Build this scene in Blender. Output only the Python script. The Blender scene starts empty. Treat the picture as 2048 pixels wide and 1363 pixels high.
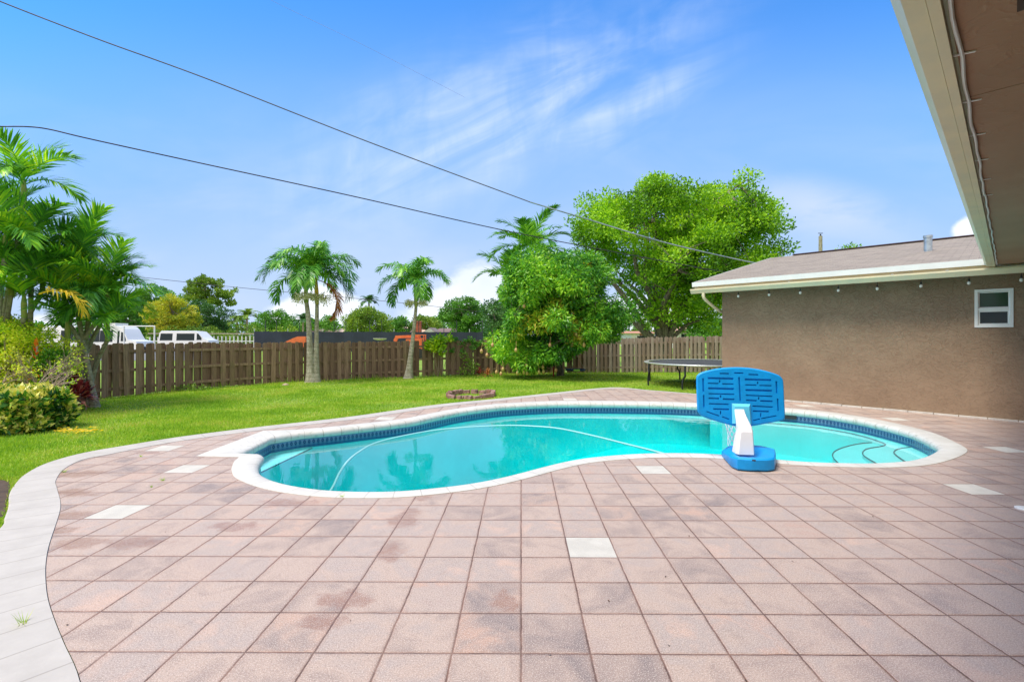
import bpy, bmesh, math, random
import numpy as np
from mathutils import Vector, Matrix
from mathutils.geometry import delaunay_2d_cdt

R = math.radians
random.seed(7)
scene = bpy.context.scene
COL = scene.collection

# ------------------------------------------------------------------ camera
FP = 958.0          # focal length measured on the 2048 px wide photograph
EYE = 1.7
HORY = 670.0
YAW = R(1.1)
cam_d = bpy.data.cameras.new('camera')
cam_d.sensor_width = 36.0
cam_d.lens = FP / 2048 * 36.0
cam_d.shift_y = -(681.5 - HORY) / 2048
cam_d.clip_start = 0.05
cam_d.clip_end = 3000
cam = bpy.data.objects.new('camera', cam_d)
COL.objects.link(cam)
cam.location = (0, 0, EYE)
cam.rotation_euler = (R(90), 0, YAW)
scene.camera = cam

# ------------------------------------------------------------------ world, sun, exposure
SUN_EL, SUN_AZ = R(64), R(-122)      # azimuth measured from +Y towards +X
scene.view_settings.view_transform = 'Standard'
scene.view_settings.look = 'None'
scene.view_settings.gamma = 1
scene.view_settings.use_curve_mapping = False
scene.view_settings.exposure = 1.2
scene.cycles.max_bounces = 10
scene.cycles.transparent_max_bounces = 24
scene.cycles.use_denoising = True

world = bpy.data.worlds.new('World')
scene.world = world
world.use_nodes = True
wt = world.node_tree
wt.nodes.clear()


class NT:
    """short-hand for node trees"""
    def __init__(s, t): s.t = t
    def n(s, typ, **kw):
        nd = s.t.nodes.new(typ)
        for k, v in kw.items(): setattr(nd, k, v)
        return nd
    def put(s, sock, v):
        if isinstance(v, bpy.types.NodeSocket): s.t.links.new(v, sock)
        elif isinstance(v, (tuple, list)) and len(v) == 3 and sock.type == 'RGBA': sock.default_value = (*v, 1)
        else: sock.default_value = v
    def m(s, op, a, b=0.0, c=0.0, clamp=False):
        nd = s.n('ShaderNodeMath', operation=op); nd.use_clamp = clamp
        s.put(nd.inputs[0], a); s.put(nd.inputs[1], b); s.put(nd.inputs[2], c)
        return nd.outputs[0]
    def vm(s, op, a, b=(0, 0, 0)):
        nd = s.n('ShaderNodeVectorMath', operation=op)
        s.put(nd.inputs[0], a)
        if op == 'SCALE': s.put(nd.inputs['Scale'], b)
        else: s.put(nd.inputs[1], b)
        return nd.outputs[0]
    def mix(s, f, a, b, blend='MIX'):
        nd = s.n('ShaderNodeMix', data_type='RGBA', blend_type=blend)
        s.put(nd.inputs[0], f); s.put(nd.inputs[6], a); s.put(nd.inputs[7], b)
        return nd.outputs[2]
    def sep(s, v):
        nd = s.n('ShaderNodeSeparateXYZ'); s.put(nd.inputs[0], v); return nd.outputs
    def comb(s, x, y, z=0.0):
        nd = s.n('ShaderNodeCombineXYZ')
        s.put(nd.inputs[0], x); s.put(nd.inputs[1], y); s.put(nd.inputs[2], z)
        return nd.outputs[0]
    def noise(s, vec=None, scale=5.0, detail=2.0, rough=0.5, dist=0.0, out=0):
        nd = s.n('ShaderNodeTexNoise')
        if vec is not None: s.put(nd.inputs['Vector'], vec)
        nd.inputs['Scale'].default_value = scale; nd.inputs['Detail'].default_value = detail
        nd.inputs['Roughness'].default_value = rough; nd.inputs['Distortion'].default_value = dist
        return nd.outputs[out]
    def ramp(s, f, lo, hi, a=0.0, b=1.0, smooth=True):
        nd = s.n('ShaderNodeMapRange')
        nd.interpolation_type = 'SMOOTHSTEP' if smooth else 'LINEAR'
        s.put(nd.inputs[0], f)
        for i, v in enumerate((lo, hi, a, b)): nd.inputs[1 + i].default_value = v
        return nd.outputs[0]
    def bump(s, h, strength=0.3, dist=0.01, normal=None):
        nd = s.n('ShaderNodeBump'); nd.inputs['Strength'].default_value = strength
        nd.inputs['Distance'].default_value = dist; s.put(nd.inputs['Height'], h)
        if normal is not None: s.put(nd.inputs['Normal'], normal)
        return nd.outputs[0]


W = NT(wt)
sky = W.n('ShaderNodeTexSky', sky_type='NISHITA')
sky.sun_disc = False
sky.sun_elevation = SUN_EL
sky.sun_rotation = SUN_AZ
sky.altitude = 0
sky.air_density = 1.0
sky.dust_density = 0.6
sky.ozone_density = 2.5
gen = W.n('ShaderNodeTexCoord').outputs['Generated']
X, Y, Z = W.sep(gen)
ay = W.m('MAXIMUM', W.m('ABSOLUTE', Y), 0.05)
u = W.m('DIVIDE', X, ay)
v = W.m('DIVIDE', Z, ay)


def blob(cu, cv, ru, rv, ang=0.0):
    """soft elliptical patch of sky round direction (cu, cv)"""
    du = W.m('SUBTRACT', u, cu); dv = W.m('SUBTRACT', v, cv)
    c, s_ = math.cos(ang), math.sin(ang)
    a = W.m('ADD', W.m('MULTIPLY', du, c / ru), W.m('MULTIPLY', dv, s_ / ru))
    b = W.m('ADD', W.m('MULTIPLY', du, -s_ / rv), W.m('MULTIPLY', dv, c / rv))
    r = W.m('SQRT', W.m('ADD', W.m('MULTIPLY', a, a), W.m('MULTIPLY', b, b)))
    return W.ramp(r, 1.0, 0.0)


# cirrus: noise streaks running up to the right
ca, sa = math.cos(R(24)), math.sin(R(24))
su = W.m('ADD', W.m('MULTIPLY', u, ca), W.m('MULTIPLY', v, sa))
sv = W.m('ADD', W.m('MULTIPLY', u, -sa), W.m('MULTIPLY', v, ca))
st1 = W.noise(W.comb(W.m('MULTIPLY', su, 1.6), W.m('MULTIPLY', sv, 5.5), 3.1), 1.7, 5, 0.55, 0.9)
st2 = W.noise(W.comb(W.m('MULTIPLY', u, 6.0), W.m('MULTIPLY', v, 1.6), 7.7), 2.2, 4, 0.6, 0.5)
ci = W.m('MULTIPLY', W.ramp(st1, 0.27, 0.78), W.ramp(st2, 0.25, 0.7, 0.45, 1.0))
cim = W.m('ADD', blob(-0.06, 0.46, 0.75, 0.24, R(22)), W.m('MULTIPLY', blob(0.22, 0.47, 0.24, 0.12, R(30)), 0.8))
cim = W.m('ADD', cim, W.m('MULTIPLY', blob(-0.05, 0.42, 0.5, 0.09, R(8)), 0.6), clamp=True)
cirrus = W.m('MULTIPLY', W.m('MULTIPLY', ci, cim), 0.78)
# broad thin veil lower down
vn = W.noise(W.comb(W.m('MULTIPLY', u, 1.5), W.m('MULTIPLY', v, 4.0), 1.3), 1.6, 4, 0.55, 0.4)
veil = W.m('MULTIPLY', W.ramp(vn, 0.35, 0.75), W.ramp(v, 0.62, 0.1, 0.0, 0.38))
veil2 = W.m('MULTIPLY', blob(0.62, 0.26, 0.26, 0.085, R(-12)), W.ramp(W.noise(W.comb(u, W.m('MULTIPLY', v, 2.2), 9.0), 4.0, 5, 0.6, 0.3), 0.3, 0.6, 0.0, 0.95))
# low cumulus banks above the horizon
cn = W.noise(W.comb(u, W.m('MULTIPLY', v, 1.3), 4.4), 7.0, 6, 0.55, 0.1)
def cumulus(cu, cv, ru, rv, top=0.28):
    b_ = blob(cu, cv, ru, rv)
    return W.m('MULTIPLY', W.ramp(b_, 0.02, 0.14), W.ramp(W.m('ADD', b_, W.m('MULTIPLY', W.m('SUBTRACT', cn, 0.5), 1.1)), 0.17, 0.42))
cum = cumulus(-0.08, 0.03, 0.25, 0.16)
for q in ((-0.42, 0.02, 0.17, 0.115), (0.935, 0.21, 0.07, 0.05), (0.25, 0.02, 0.3, 0.09), (-0.95, 0.0, 0.3, 0.08), (1.7, 0.1, 0.5, 0.12), (-2.0, 0.1, 0.6, 0.14)):
    cum = W.m('MAXIMUM', cum, cumulus(*q))
# the sky itself: Nishita tinted a little bluer, paling into sea haze near the horizon
hs = W.n('ShaderNodeHueSaturation'); hs.inputs['Saturation'].default_value = 1.0
W.put(hs.inputs['Color'], sky.outputs[0])
skyc = W.mix(1.0, hs.outputs[0], (0.62, 1.68, 2.65), 'MULTIPLY')
base = W.mix(W.ramp(v, 0.80, 0.22, 0.0, 0.88), skyc, (3.1, 5.1, 8.8))
base = W.mix(W.ramp(v, 0.36, 0.03, 0.0, 0.9), base, (5.1, 6.4, 8.8))
c1 = W.mix(W.m('ADD', veil, W.m('MULTIPLY', veil2, 0.75), clamp=True), base, (6.4, 7.3, 9.2))
c2 = W.mix(cirrus, c1, (7.4, 8.4, 10.2))
shade = W.ramp(W.noise(W.comb(u, v, 2.0), 5.0, 4, 0.5), 0.3, 0.7, 0.0, 1.0)
cumc = W.mix(shade, (7.6, 8.4, 10.0), (9.8, 10.2, 10.9))
c3 = W.mix(W.m('MULTIPLY', cum, W.ramp(Z, -0.05, 0.0)), c2, cumc)
# bright out-of-view cloud added overhead and behind the camera as neutral fill light
thick = W.m('MULTIPLY', W.ramp(W.m('ADD', Y, W.m('MULTIPLY', W.noise(gen, 2.0, 4, 0.6), 0.5)), 0.62, 0.05), W.ramp(Z, -0.02, 0.10))
c3 = W.mix(W.m('MULTIPLY', thick, 0.85), c3, W.mix(W.ramp(W.noise(gen, 3.5, 5, 0.6), 0.35, 0.65), (8.0, 7.8, 7.6), (11.5, 10.9, 10.3)))
bg = W.n('ShaderNodeBackground')
W.put(bg.inputs[0], c3)
bg.inputs[1].default_value = 0.05
out = W.n('ShaderNodeOutputWorld')
wt.links.new(bg.outputs[0], out.inputs[0])

sun_d = bpy.data.lights.new('sun', 'SUN')
sun_d.energy = 2.0
sun_d.angle = R(22)
sun_d.color = (1.0, 0.92, 0.80)
sun = bpy.data.objects.new('sun', sun_d)
COL.objects.link(sun)
sdir = Vector((math.sin(SUN_AZ) * math.cos(SUN_EL), math.cos(SUN_AZ) * math.cos(SUN_EL), math.sin(SUN_EL)))
sun.rotation_euler = (-sdir).to_track_quat('-Z', 'Y').to_euler()
sun.location = sdir * 30

# ------------------------------------------------------------------ survey helpers: where a measured photo point lies in the place
FW = Vector((-math.sin(YAW), math.cos(YAW), 0))
RT = Vector((math.cos(YAW), math.sin(YAW), 0))
def at(px, py, Z):
    return Vector((0, 0, EYE)) + FW * Z + RT * ((px - 1024) / FP * Z) + Vector((0, 0, (HORY - py) / FP * Z))
def gp(px, py, z=0.0):
    return at(px, py, (EYE - z) * FP / (py - HORY))
def on_line(px, nx, ny, c, z=0.0):
    """point above/below pixel column px on the vertical plane nx*x+ny*y=c"""
    d = FW + RT * ((px - 1024) / FP)
    t = c / (nx * d.x + ny * d.y)
    return Vector((d.x * t, d.y * t, z)), t
def lawn_z(x, y):
    r = math.hypot(x, y)
    t = min(max((r - 8) / 8, 0), 1)
    return -0.03 - 0.07 * t * t * (3 - 2 * t)

# ------------------------------------------------------------------ object helpers
def tag(o, label=None, cat=None, group=None, kind=None):
    if label: o['label'] = label
    if cat: o['category'] = cat
    if group: o['group'] = group
    if kind: o['kind'] = kind
    return o
def thing(name, label, cat, loc=(0, 0, 0), group=None, rz=0.0):
    o = bpy.data.objects.new(name, None)
    o.empty_display_size = 0.2
    COL.objects.link(o); o.location = loc; o.rotation_euler = (0, 0, rz)
    return tag(o, label, cat, group)
def link_mesh(name, me, mats, parent=None, world_space=True):
    o = bpy.data.objects.new(name, me)
    for m_ in (mats if isinstance(mats, (list, tuple)) else [mats]): me.materials.append(m_)
    COL.objects.link(o)
    if parent is not None:
        o.parent = parent
        if world_space:   # geometry was given in world coordinates
            base_m = Matrix.Translation(parent.location) @ parent.rotation_euler.to_matrix().to_4x4()
            if parent.parent is not None and parent.parent.type == 'EMPTY':
                pp = parent.parent
                base_m = Matrix.Translation(pp.location) @ pp.rotation_euler.to_matrix().to_4x4() @ parent.matrix_local if False else base_m
            o.matrix_parent_inverse = base_m.inverted() if parent.type == 'EMPTY' else Matrix.Identity(4)
    return o
def smooth(o, angle=35):
    me = o.data
    for p in me.polygons: p.use_smooth = True
    try: me.set_sharp_from_angle(angle=R(angle))
    except Exception: pass
    return o

class MB:
    """collects geometry for ONE mesh"""
    def __init__(s): s.v = []; s.f = []; s.mi = []; s.uv = None
    def face(s, idx, mi=0): s.f.append(tuple(idx)); s.mi.append(mi)
    def box(s, x0, x1, y0, y1, z0, z1, M=None, mi=0):
        b = len(s.v)
        for z in (z0, z1):
            for (x, y) in ((x0, y0), (x1, y0), (x1, y1), (x0, y1)):
                p = Vector((x, y, z)); s.v.append(M @ p if M else p)
        for q in ((3, 2, 1, 0), (4, 5, 6, 7), (0, 1, 5, 4), (1, 2, 6, 5), (2, 3, 7, 6), (3, 0, 4, 7)):
            s.face([b + i for i in q], mi)
    def bar(s, a, b_, w, h=None, up=(0, 0, 1), mi=0):
        """box beam from a to b, width w sideways, h along up"""
        h = h or w
        a = Vector(a); b_ = Vector(b_); d = (b_ - a); L = d.length; d.normalize()
        up = Vector(up); side = d.cross(up)
        if side.length < 1e-4: side = d.cross(Vector((1, 0, 0)))
        side.normalize(); up2 = side.cross(d).normalized()
        k = len(s.v)
        for t in (0, L):
            for (p, q) in ((-1, -1), (1, -1), (1, 1), (-1, 1)):
                s.v.append(a + d * t + side * (p * w / 2) + up2 * (q * h / 2))
        for q in ((3, 2, 1, 0), (4, 5, 6, 7), (0, 1, 5, 4), (1, 2, 6, 5), (2, 3, 7, 6), (3, 0, 4, 7)):
            s.face([k + i for i in q], mi)
    def tube(s, pts, rad, n=8, cap=True, mi=0, closed=False):
        pts = [Vector(p) for p in pts]
        N = len(pts)
        if not isinstance(rad, (list, tuple)): rad = [rad] * N
        rings = []
        prev = None
        for i, p in enumerate(pts):
            if closed: t = pts[(i + 1) % N] - pts[i - 1]
            else: t = pts[min(i + 1, N - 1)] - pts[max(i - 1, 0)]
            if t.length < 1e-9: t = Vector((0, 0, 1))
            t.normalize()
            if prev is None:
                a = t.cross(Vector((0, 0, 1)))
                if a.length < 1e-3: a = t.cross(Vector((1, 0, 0)))
            else: a = prev - t * prev.dot(t)
            a.normalize(); prev = a; b = t.cross(a)
            ring = []
            for k in range(n):
                th = 2 * math.pi * k / n
                ring.append(len(s.v)); s.v.append(p + (a * math.cos(th) + b * math.sin(th)) * rad[i])
            rings.append(ring)
        for i in range(N if closed else N - 1):
            A, B = rings[i], rings[(i + 1) % N]
            for k in range(n): s.face((A[k], A[(k + 1) % n], B[(k + 1) % n], B[k]), mi)
        if cap and not closed:
            s.face(rings[0][::-1], mi); s.face(rings[-1], mi)
    def loft(s, rings, cap=True, mi=0, closed=True):
        ids = []
        for r_ in rings:
            ids.append(list(range(len(s.v), len(s.v) + len(r_)))); s.v.extend(Vector(p) for p in r_)
        n = len(rings[0])
        for A, B in zip(ids[:-1], ids[1:]):
            for k in range(n if closed else n - 1): s.face((A[k], A[(k + 1) % n], B[(k + 1) % n], B[k]), mi)
        if cap: s.face(ids[0][::-1], mi); s.face(ids[-1], mi)
    def sphere(s, c, r, n=10, m=6, sz=1.0, mi=0):
        c = Vector(c); rings = []
        for j in range(1, m):
            th = math.pi * j / m
            rings.append([c + Vector((math.sin(th) * math.cos(2 * math.pi * k / n) * r, math.sin(th) * math.sin(2 * math.pi * k / n) * r, -math.cos(th) * r * sz)) for k in range(n)])
        b = len(s.v); s.loft(rings, cap=False, mi=mi)
        lo = len(s.v); s.v.append(c - Vector((0, 0, r * sz))); s.v.append(c + Vector((0, 0, r * sz)))
        top = b + (m - 2) * n
        for k in range(n):
            s.face((lo, b + (k + 1) % n, b + k), mi); s.face((lo + 1, top + k, top + (k + 1) % n), mi)
    def build(s, name, mats, parent=None, sm=None):
        me = bpy.data.meshes.new(name)
        me.from_pydata([tuple(p) for p in s.v], [], s.f)
        o = link_mesh(name, me, mats, parent)
        if any(s.mi):
            for p, k in zip(me.polygons, s.mi): p.material_index = k
        me.update()
        if sm is not None: smooth(o, sm)
        return o

def quads_mesh(name, V, mats, parent=None, nper=4, mi=None):
    """V: (N, nper, 3) float array, N separate polygons -> one mesh (fast)"""
    N = V.shape[0]
    me = bpy.data.meshes.new(name)
    me.vertices.add(N * nper); me.vertices.foreach_set('co', V.reshape(-1).astype(np.float32))
    me.loops.add(N * nper); me.loops.foreach_set('vertex_index', np.arange(N * nper, dtype=np.int32))
    me.polygons.add(N); me.polygons.foreach_set('loop_start', np.arange(0, N * nper, nper, dtype=np.int32))
    if mi is not None: me.polygons.foreach_set('material_index', mi.astype(np.int32))
    me.update(calc_edges=True)
    return link_mesh(name, me, mats, parent)

def pip(poly, X_, Y_):
    """vectorised point in polygon"""
    inside = np.zeros(X_.shape, bool); n = len(poly)
    for i in range(n):
        x1, y1 = poly[i][0], poly[i][1]; x2, y2 = poly[(i + 1) % n][0], poly[(i + 1) % n][1]
        if y1 == y2: continue
        c = ((y1 > Y_) != (y2 > Y_)) & (X_ < (x2 - x1) * (Y_ - y1) / (y2 - y1) + x1)
        inside ^= c
    return inside
def cdt(polys, extra=()):
    """triangulate; polys = closed outlines; returns verts, tris"""
    V = []; E = []
    for P in polys:
        b = len(V); V += [Vector((p[0], p[1])) for p in P]
        E += [(b + i, b + (i + 1) % len(P)) for i in range(len(P))]
    V += [Vector((p[0], p[1])) for p in extra]
    r_ = delaunay_2d_cdt(V, E, [], 0, 1e-5)
    return r_[0], r_[2]
def catmull(P, k=6, closed=False):
    P = [Vector(p) for p in P]; n = len(P); o = []
    for i in range(n if closed else n - 1):
        g = (lambda j: P[j % n]) if closed else (lambda j: P[min(max(j, 0), n - 1)])
        p0, p1, p2, p3 = g(i - 1), g(i), g(i + 1), g(i + 2)
        for q in range(k):
            t = q / k
            o.append(0.5 * ((2 * p1) + (p2 - p0) * t + (2 * p0 - 5 * p1 + 4 * p2 - p3) * t * t + (3 * p1 - p0 - 3 * p2 + p3) * t ** 3))
    if not closed: o.append(P[-1])
    return o
def offset_path(P, wid, closed=False, side=1):
    """shift each point sideways (to the left of travel for side=1) by wid[i]"""
    n = len(P); out_ = []
    for i in range(n):
        if closed: a, b = P[i - 1], P[(i + 1) % n]
        else: a, b = P[max(i - 1, 0)], P[min(i + 1, n - 1)]
        d1 = (Vector(P[i][:2]) - Vector(a[:2])); d2 = (Vector(b[:2]) - Vector(P[i][:2]))
        if d1.length < 1e-6: d1 = d2
        if d2.length < 1e-6: d2 = d1
        d1.normalize(); d2.normalize()
        n1 = Vector((-d1.y, d1.x)); n2 = Vector((-d2.y, d2.x)); m_ = (n1 + n2)
        m_.normalize(); c = max(m_.dot(n1), 0.5)
        w = wid[i] if isinstance(wid, (list, tuple)) else wid
        q = Vector(P[i][:2]) + m_ * (side * w / c)
        out_.append(q)
    return out_

# ------------------------------------------------------------------ materials
def new_mat(name):
    m_ = bpy.data.materials.new(name); m_.use_nodes = True
    t = m_.node_tree; p = t.nodes['Principled BSDF']
    return m_, NT(t), p
def objco(N): return N.n('ShaderNodeTexCoord').outputs['Object']
def simple(name, col, rough=0.6, var=0.0, vscale=6.0, bump=0.0, bscale=40.0, metal=0.0, col2=None, spec=None, coat=0.0, stretch=None, dirt=None):
    m_, N, p = new_mat(name)
    p.inputs['Roughness'].default_value = rough; p.inputs['Metallic'].default_value = metal
    if spec is not None: p.inputs['Specular IOR Level'].default_value = spec
    if coat: p.inputs['Coat Weight'].default_value = coat
    co = objco(N)
    if stretch: co = N.vm('MULTIPLY', co, stretch)
    if var or col2:
        c2 = col2 or tuple(c * (1 - var) for c in col)
        f = N.ramp(N.noise(co, vscale, 4, 0.6), 0.3, 0.7)
        c = N.mix(f, col, c2)
        if dirt:
            f2 = N.ramp(N.noise(co, dirt[1], 6, 0.7), dirt[2], dirt[3])
            c = N.mix(f2, c, dirt[0])
        N.put(p.inputs['Base Color'], c)
    else: p.inputs['Base Color'].default_value = (*col, 1)
    if bump: N.put(p.inputs['Normal'], N.bump(N.noise(co, bscale, 4, 0.6), bump, 0.01))
    return m_
def leafmat(name, cols, rough=0.45, trans=0.35, nscale=1.2, tcol=None):
    """leaf material: colour varies by leaf and by patch; some light passes through"""
    m_, N, p = new_mat(name)
    co = objco(N)
    rnd = N.n('ShaderNodeNewGeometry').outputs['Random Per Island']
    pat = N.noise(co, nscale, 3, 0.6)
    f = N.m('ADD', N.m('MULTIPLY', rnd, 0.55), N.m('MULTIPLY', N.ramp(pat, 0.3, 0.7), 0.45))
    cr = N.n('ShaderNodeValToRGB'); e = cr.color_ramp.elements
    n = len(cols)
    while len(e) < n: e.new(0.5)
    for i, c in enumerate(cols):
        e[i].position = 0.12 + 0.76 * i / max(n - 1, 1); e[i].color = (*c, 1)
    N.put(cr.inputs[0], f)
    N.put(p.inputs['Base Color'], cr.outputs[0]); p.inputs['Roughness'].default_value = rough
    p.inputs['Specular IOR Level'].default_value = 0.35
    tr = N.n('ShaderNodeBsdfTranslucent')
    N.put(tr.inputs[0], N.mix(1.0, cr.outputs[0], tcol or (1.5, 1.35, 0.55), 'MULTIPLY'))
    mx = N.n('ShaderNodeMixShader'); mx.inputs[0].default_value = trans
    N.t.links.new(p.outputs[0], mx.inputs[1]); N.t.links.new(tr.outputs[0], mx.inputs[2])
    N.t.links.new(mx.outputs[0], N.t.nodes['Material Output'].inputs[0])
    return m_

PS = 0.37   # paver size
def mat_paver():
    m_, N, p = new_mat('paver')
    co = objco(N); x, y, z = N.sep(co)
    # joints wander a little
    wob = N.noise(co, 9.0, 2, 0.5)
    wx = N.m('MULTIPLY', N.m('SUBTRACT', wob, 0.5), 0.010)
    xs = N.m('DIVIDE', N.m('ADD', x, wx), PS); ys = N.m('DIVIDE', N.m('ADD', N.m('SUBTRACT', N.m('SUBTRACT', y, N.m('MULTIPLY', x, 0.012)), 0.341), wx), PS)
    ix, iy = N.m('FLOOR', xs), N.m('FLOOR', ys)
    fx, fy = N.m('FRACT', xs), N.m('FRACT', ys)
    wn = N.n('ShaderNodeTexWhiteNoise', noise_dimensions='2D'); N.put(wn.inputs[0], N.comb(ix, iy))
    r1 = wn.outputs[0]
    rc = N.sep(wn.outputs[1])
    dx = N.m('MINIMUM', fx, N.m('SUBTRACT', 1.0, fx)); dy = N.m('MINIMUM', fy, N.m('SUBTRACT', 1.0, fy))
    d = N.m('MINIMUM', dx, dy)
    jn = N.noise(co, 45.0, 3, 0.7)
    dj = N.m('ADD', d, N.m('MULTIPLY', N.m('SUBTRACT', jn, 0.5), 0.022))
    joint = N.m('MULTIPLY', N.ramp(dj, 0.020, 0.006), N.ramp(N.noise(co, 1.7, 4, 0.6), 0.25, 0.6, 0.55, 1.0))
    # per paver colour + clouding inside a paver
    cr = N.n('ShaderNodeValToRGB'); e = cr.color_ramp.elements
    cols = [(0.0, (0.215, 0.165, 0.155)), (0.22, (0.32, 0.238, 0.205)), (0.5, (0.44, 0.325, 0.265)), (0.75, (0.38, 0.302, 0.268)), (1.0, (0.50, 0.345, 0.272))]
    while len(e) < 5: e.new(0.5)
    for k, (pp, cc) in enumerate(cols): e[k].position = pp; e[k].color = (*cc, 1)
    off = N.comb(N.m('MULTIPLY', r1, 37.0), N.m('MULTIPLY', rc[1], 23.0), 0.0)
    cl = N.noise(N.vm('ADD', co, off), 3.2, 4, 0.6, 0.6)
    N.put(cr.inputs[0], N.m('ADD', N.m('MULTIPLY', r1, 0.62), N.m('SUBTRACT', N.m('MULTIPLY', cl, 1.5), 0.56), clamp=True))
    c = cr.outputs[0]
    # red flashes on some pavers, grey dirt on others
    fl = N.m('MULTIPLY', N.ramp(rc[2], 0.80, 0.95), N.ramp(cl, 0.42, 0.7))
    c = N.mix(N.m('MULTIPLY', fl, 0.5), c, (0.50, 0.27, 0.18))
    dirt = N.m('MULTIPLY', N.ramp(N.noise(N.vm('ADD', co, off), 5.5, 6, 0.7, 1.0), 0.52, 0.75), N.ramp(rc[0], 0.35, 0.8))
    c = N.mix(N.m('MULTIPLY', dirt, 0.42), c, (0.22, 0.155, 0.13))
    # damp patches still drying, in the left of the patio
    wn_ = N.noise(co, 5.5, 4, 0.65, 0.4)
    wetm = None
    for (pa, pb, ra, rb) in ((150, 948, .42, .16), (140, 985, .36, .16), (135, 1030, .30, .14), (160, 1087, .24, .13), (265, 1084, .30, .12), (470, 1052, .26, .12), (570, 1005, .34, .16), (300, 905, .2, .1),
                             (810, 1035, .16, .28), (780, 1105, .12, .22), (690, 1195, .22, .13), (650, 1240, .14, .10), (1010, 1205, .10, .14), (845, 990, .14, .2), (585, 940, .2, .1), (120, 1060, .2, .1)):
        q = gp(pa, pb)
        ex = N.m('DIVIDE', N.m('SUBTRACT', x, q.x), ra); ey = N.m('DIVIDE', N.m('SUBTRACT', y, q.y), rb)
        dd = N.m('ADD', N.m('SQRT', N.m('ADD', N.m('MULTIPLY', ex, ex), N.m('MULTIPLY', ey, ey))), N.m('MULTIPLY', N.m('SUBTRACT', wn_, 0.5), 2.4))
        s_ = N.ramp(dd, 1.05, 0.5)
        wetm = s_ if wetm is None else N.m('MAXIMUM', wetm, s_)
    c = N.mix(N.m('MULTIPLY', N.m('MULTIPLY', wetm, N.ramp(N.noise(co, 14.0, 4, 0.7), 0.3, 0.6, 0.45, 1.0)), 0.72), c, (0.27, 0.125, 0.07))
    # wing roof's soft shade painted into the pavers by the house: greyer, also glossier
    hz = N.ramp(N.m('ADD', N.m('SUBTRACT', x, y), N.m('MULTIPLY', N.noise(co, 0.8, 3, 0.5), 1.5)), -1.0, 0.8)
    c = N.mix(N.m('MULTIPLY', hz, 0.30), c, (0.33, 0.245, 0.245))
    # aggregate
    ag = N.noise(co, 150.0, 2, 0.8); ag2 = N.noise(co, 95.0, 4, 0.85)
    c = N.mix(N.ramp(d, 0.085, 0.01, 0.0, 0.30), c, (0.30, 0.16, 0.115))
    c = N.mix(N.ramp(ag, 0.51, 0.61, 0.0, 0.60), c, (0.70, 0.61, 0.53))
    c = N.mix(N.ramp(ag2, 0.52, 0.62, 0.0, 0.62), c, (0.19, 0.145, 0.125))
    c = N.mix(N.m('MULTIPLY', joint, 0.93), c, N.mix(N.ramp(N.noise(co, 4.0, 3, 0.6), 0.4, 0.6), (0.085, 0.042, 0.030), (0.19, 0.10, 0.07)))
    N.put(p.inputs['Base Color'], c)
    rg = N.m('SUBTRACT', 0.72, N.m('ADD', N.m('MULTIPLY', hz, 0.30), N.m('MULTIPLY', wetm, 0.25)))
    N.put(p.inputs['Roughness'], rg)
    h = N.m('ADD', N.m('MULTIPLY', N.ramp(d, 0.0, 0.035), 1.0), N.m('MULTIPLY', ag, 0.28))
    h = N.m('ADD', h, N.m('MULTIPLY', r1, 0.25))
    N.put(p.inputs['Normal'], N.bump(h, 0.6, 0.006))
    return m_
def mat_stone(name, a, b, jointed=True, jl=0.3, green=False):
    """pale edging / coping stone; joints across the run come from the UVs (u = metres along)"""
    m_, N, p = new_mat(name)
    co = objco(N)
    uv = N.n('ShaderNodeUVMap').outputs[0]
    u_, v_, _ = N.sep(uv)
    q = N.m('DIVIDE', u_, jl); f = N.m('FRACT', q); k = N.m('FLOOR', q)
    wn = N.n('ShaderNodeTexWhiteNoise', noise_dimensions='1D'); N.put(wn.inputs['W'], k)
    d = N.m('MINIMUM', f, N.m('SUBTRACT', 1.0, f))
    c = N.mix(N.ramp(N.noise(co, 3.0, 5, 0.65), 0.3, 0.7), a, b)
    c = N.mix(N.m('MULTIPLY', wn.outputs[0], 0.25), c, tuple(q_ * 0.82 for q_ in b))
    c = N.mix(N.ramp(N.noise(co, 28.0, 6, 0.75), 0.55, 0.8, 0.0, 0.35), c, (0.36, 0.34, 0.31))
    if green:
        gr = N.m('MULTIPLY', N.ramp(N.noise(co, 11.0, 5, 0.7), 0.50, 0.72), N.ramp(v_, 0.24, 0.36))
        c = N.mix(N.m('MULTIPLY', gr, 0.65), c, (0.20, 0.24, 0.17))
    jj = N.ramp(N.m('MULTIPLY', d, jl), 0.007, 0.002)
    if jointed: c = N.mix(N.m('MULTIPLY', jj, 0.55 if not green else N.ramp(v_, 0.20, 0.34, 0.45, 0.95)), c, (0.24, 0.21, 0.18))
    N.put(p.inputs['Base Color'], c); p.inputs['Roughness'].default_value = 0.75
    h = N.m('ADD', N.m('MULTIPLY', N.noise(co, 60.0, 4, 0.6), 0.4), N.ramp(N.m('MULTIPLY', d, jl), 0.0, 0.01))
    N.put(p.inputs['Normal'], N.bump(h, 0.35, 0.006))
    return m_
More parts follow.
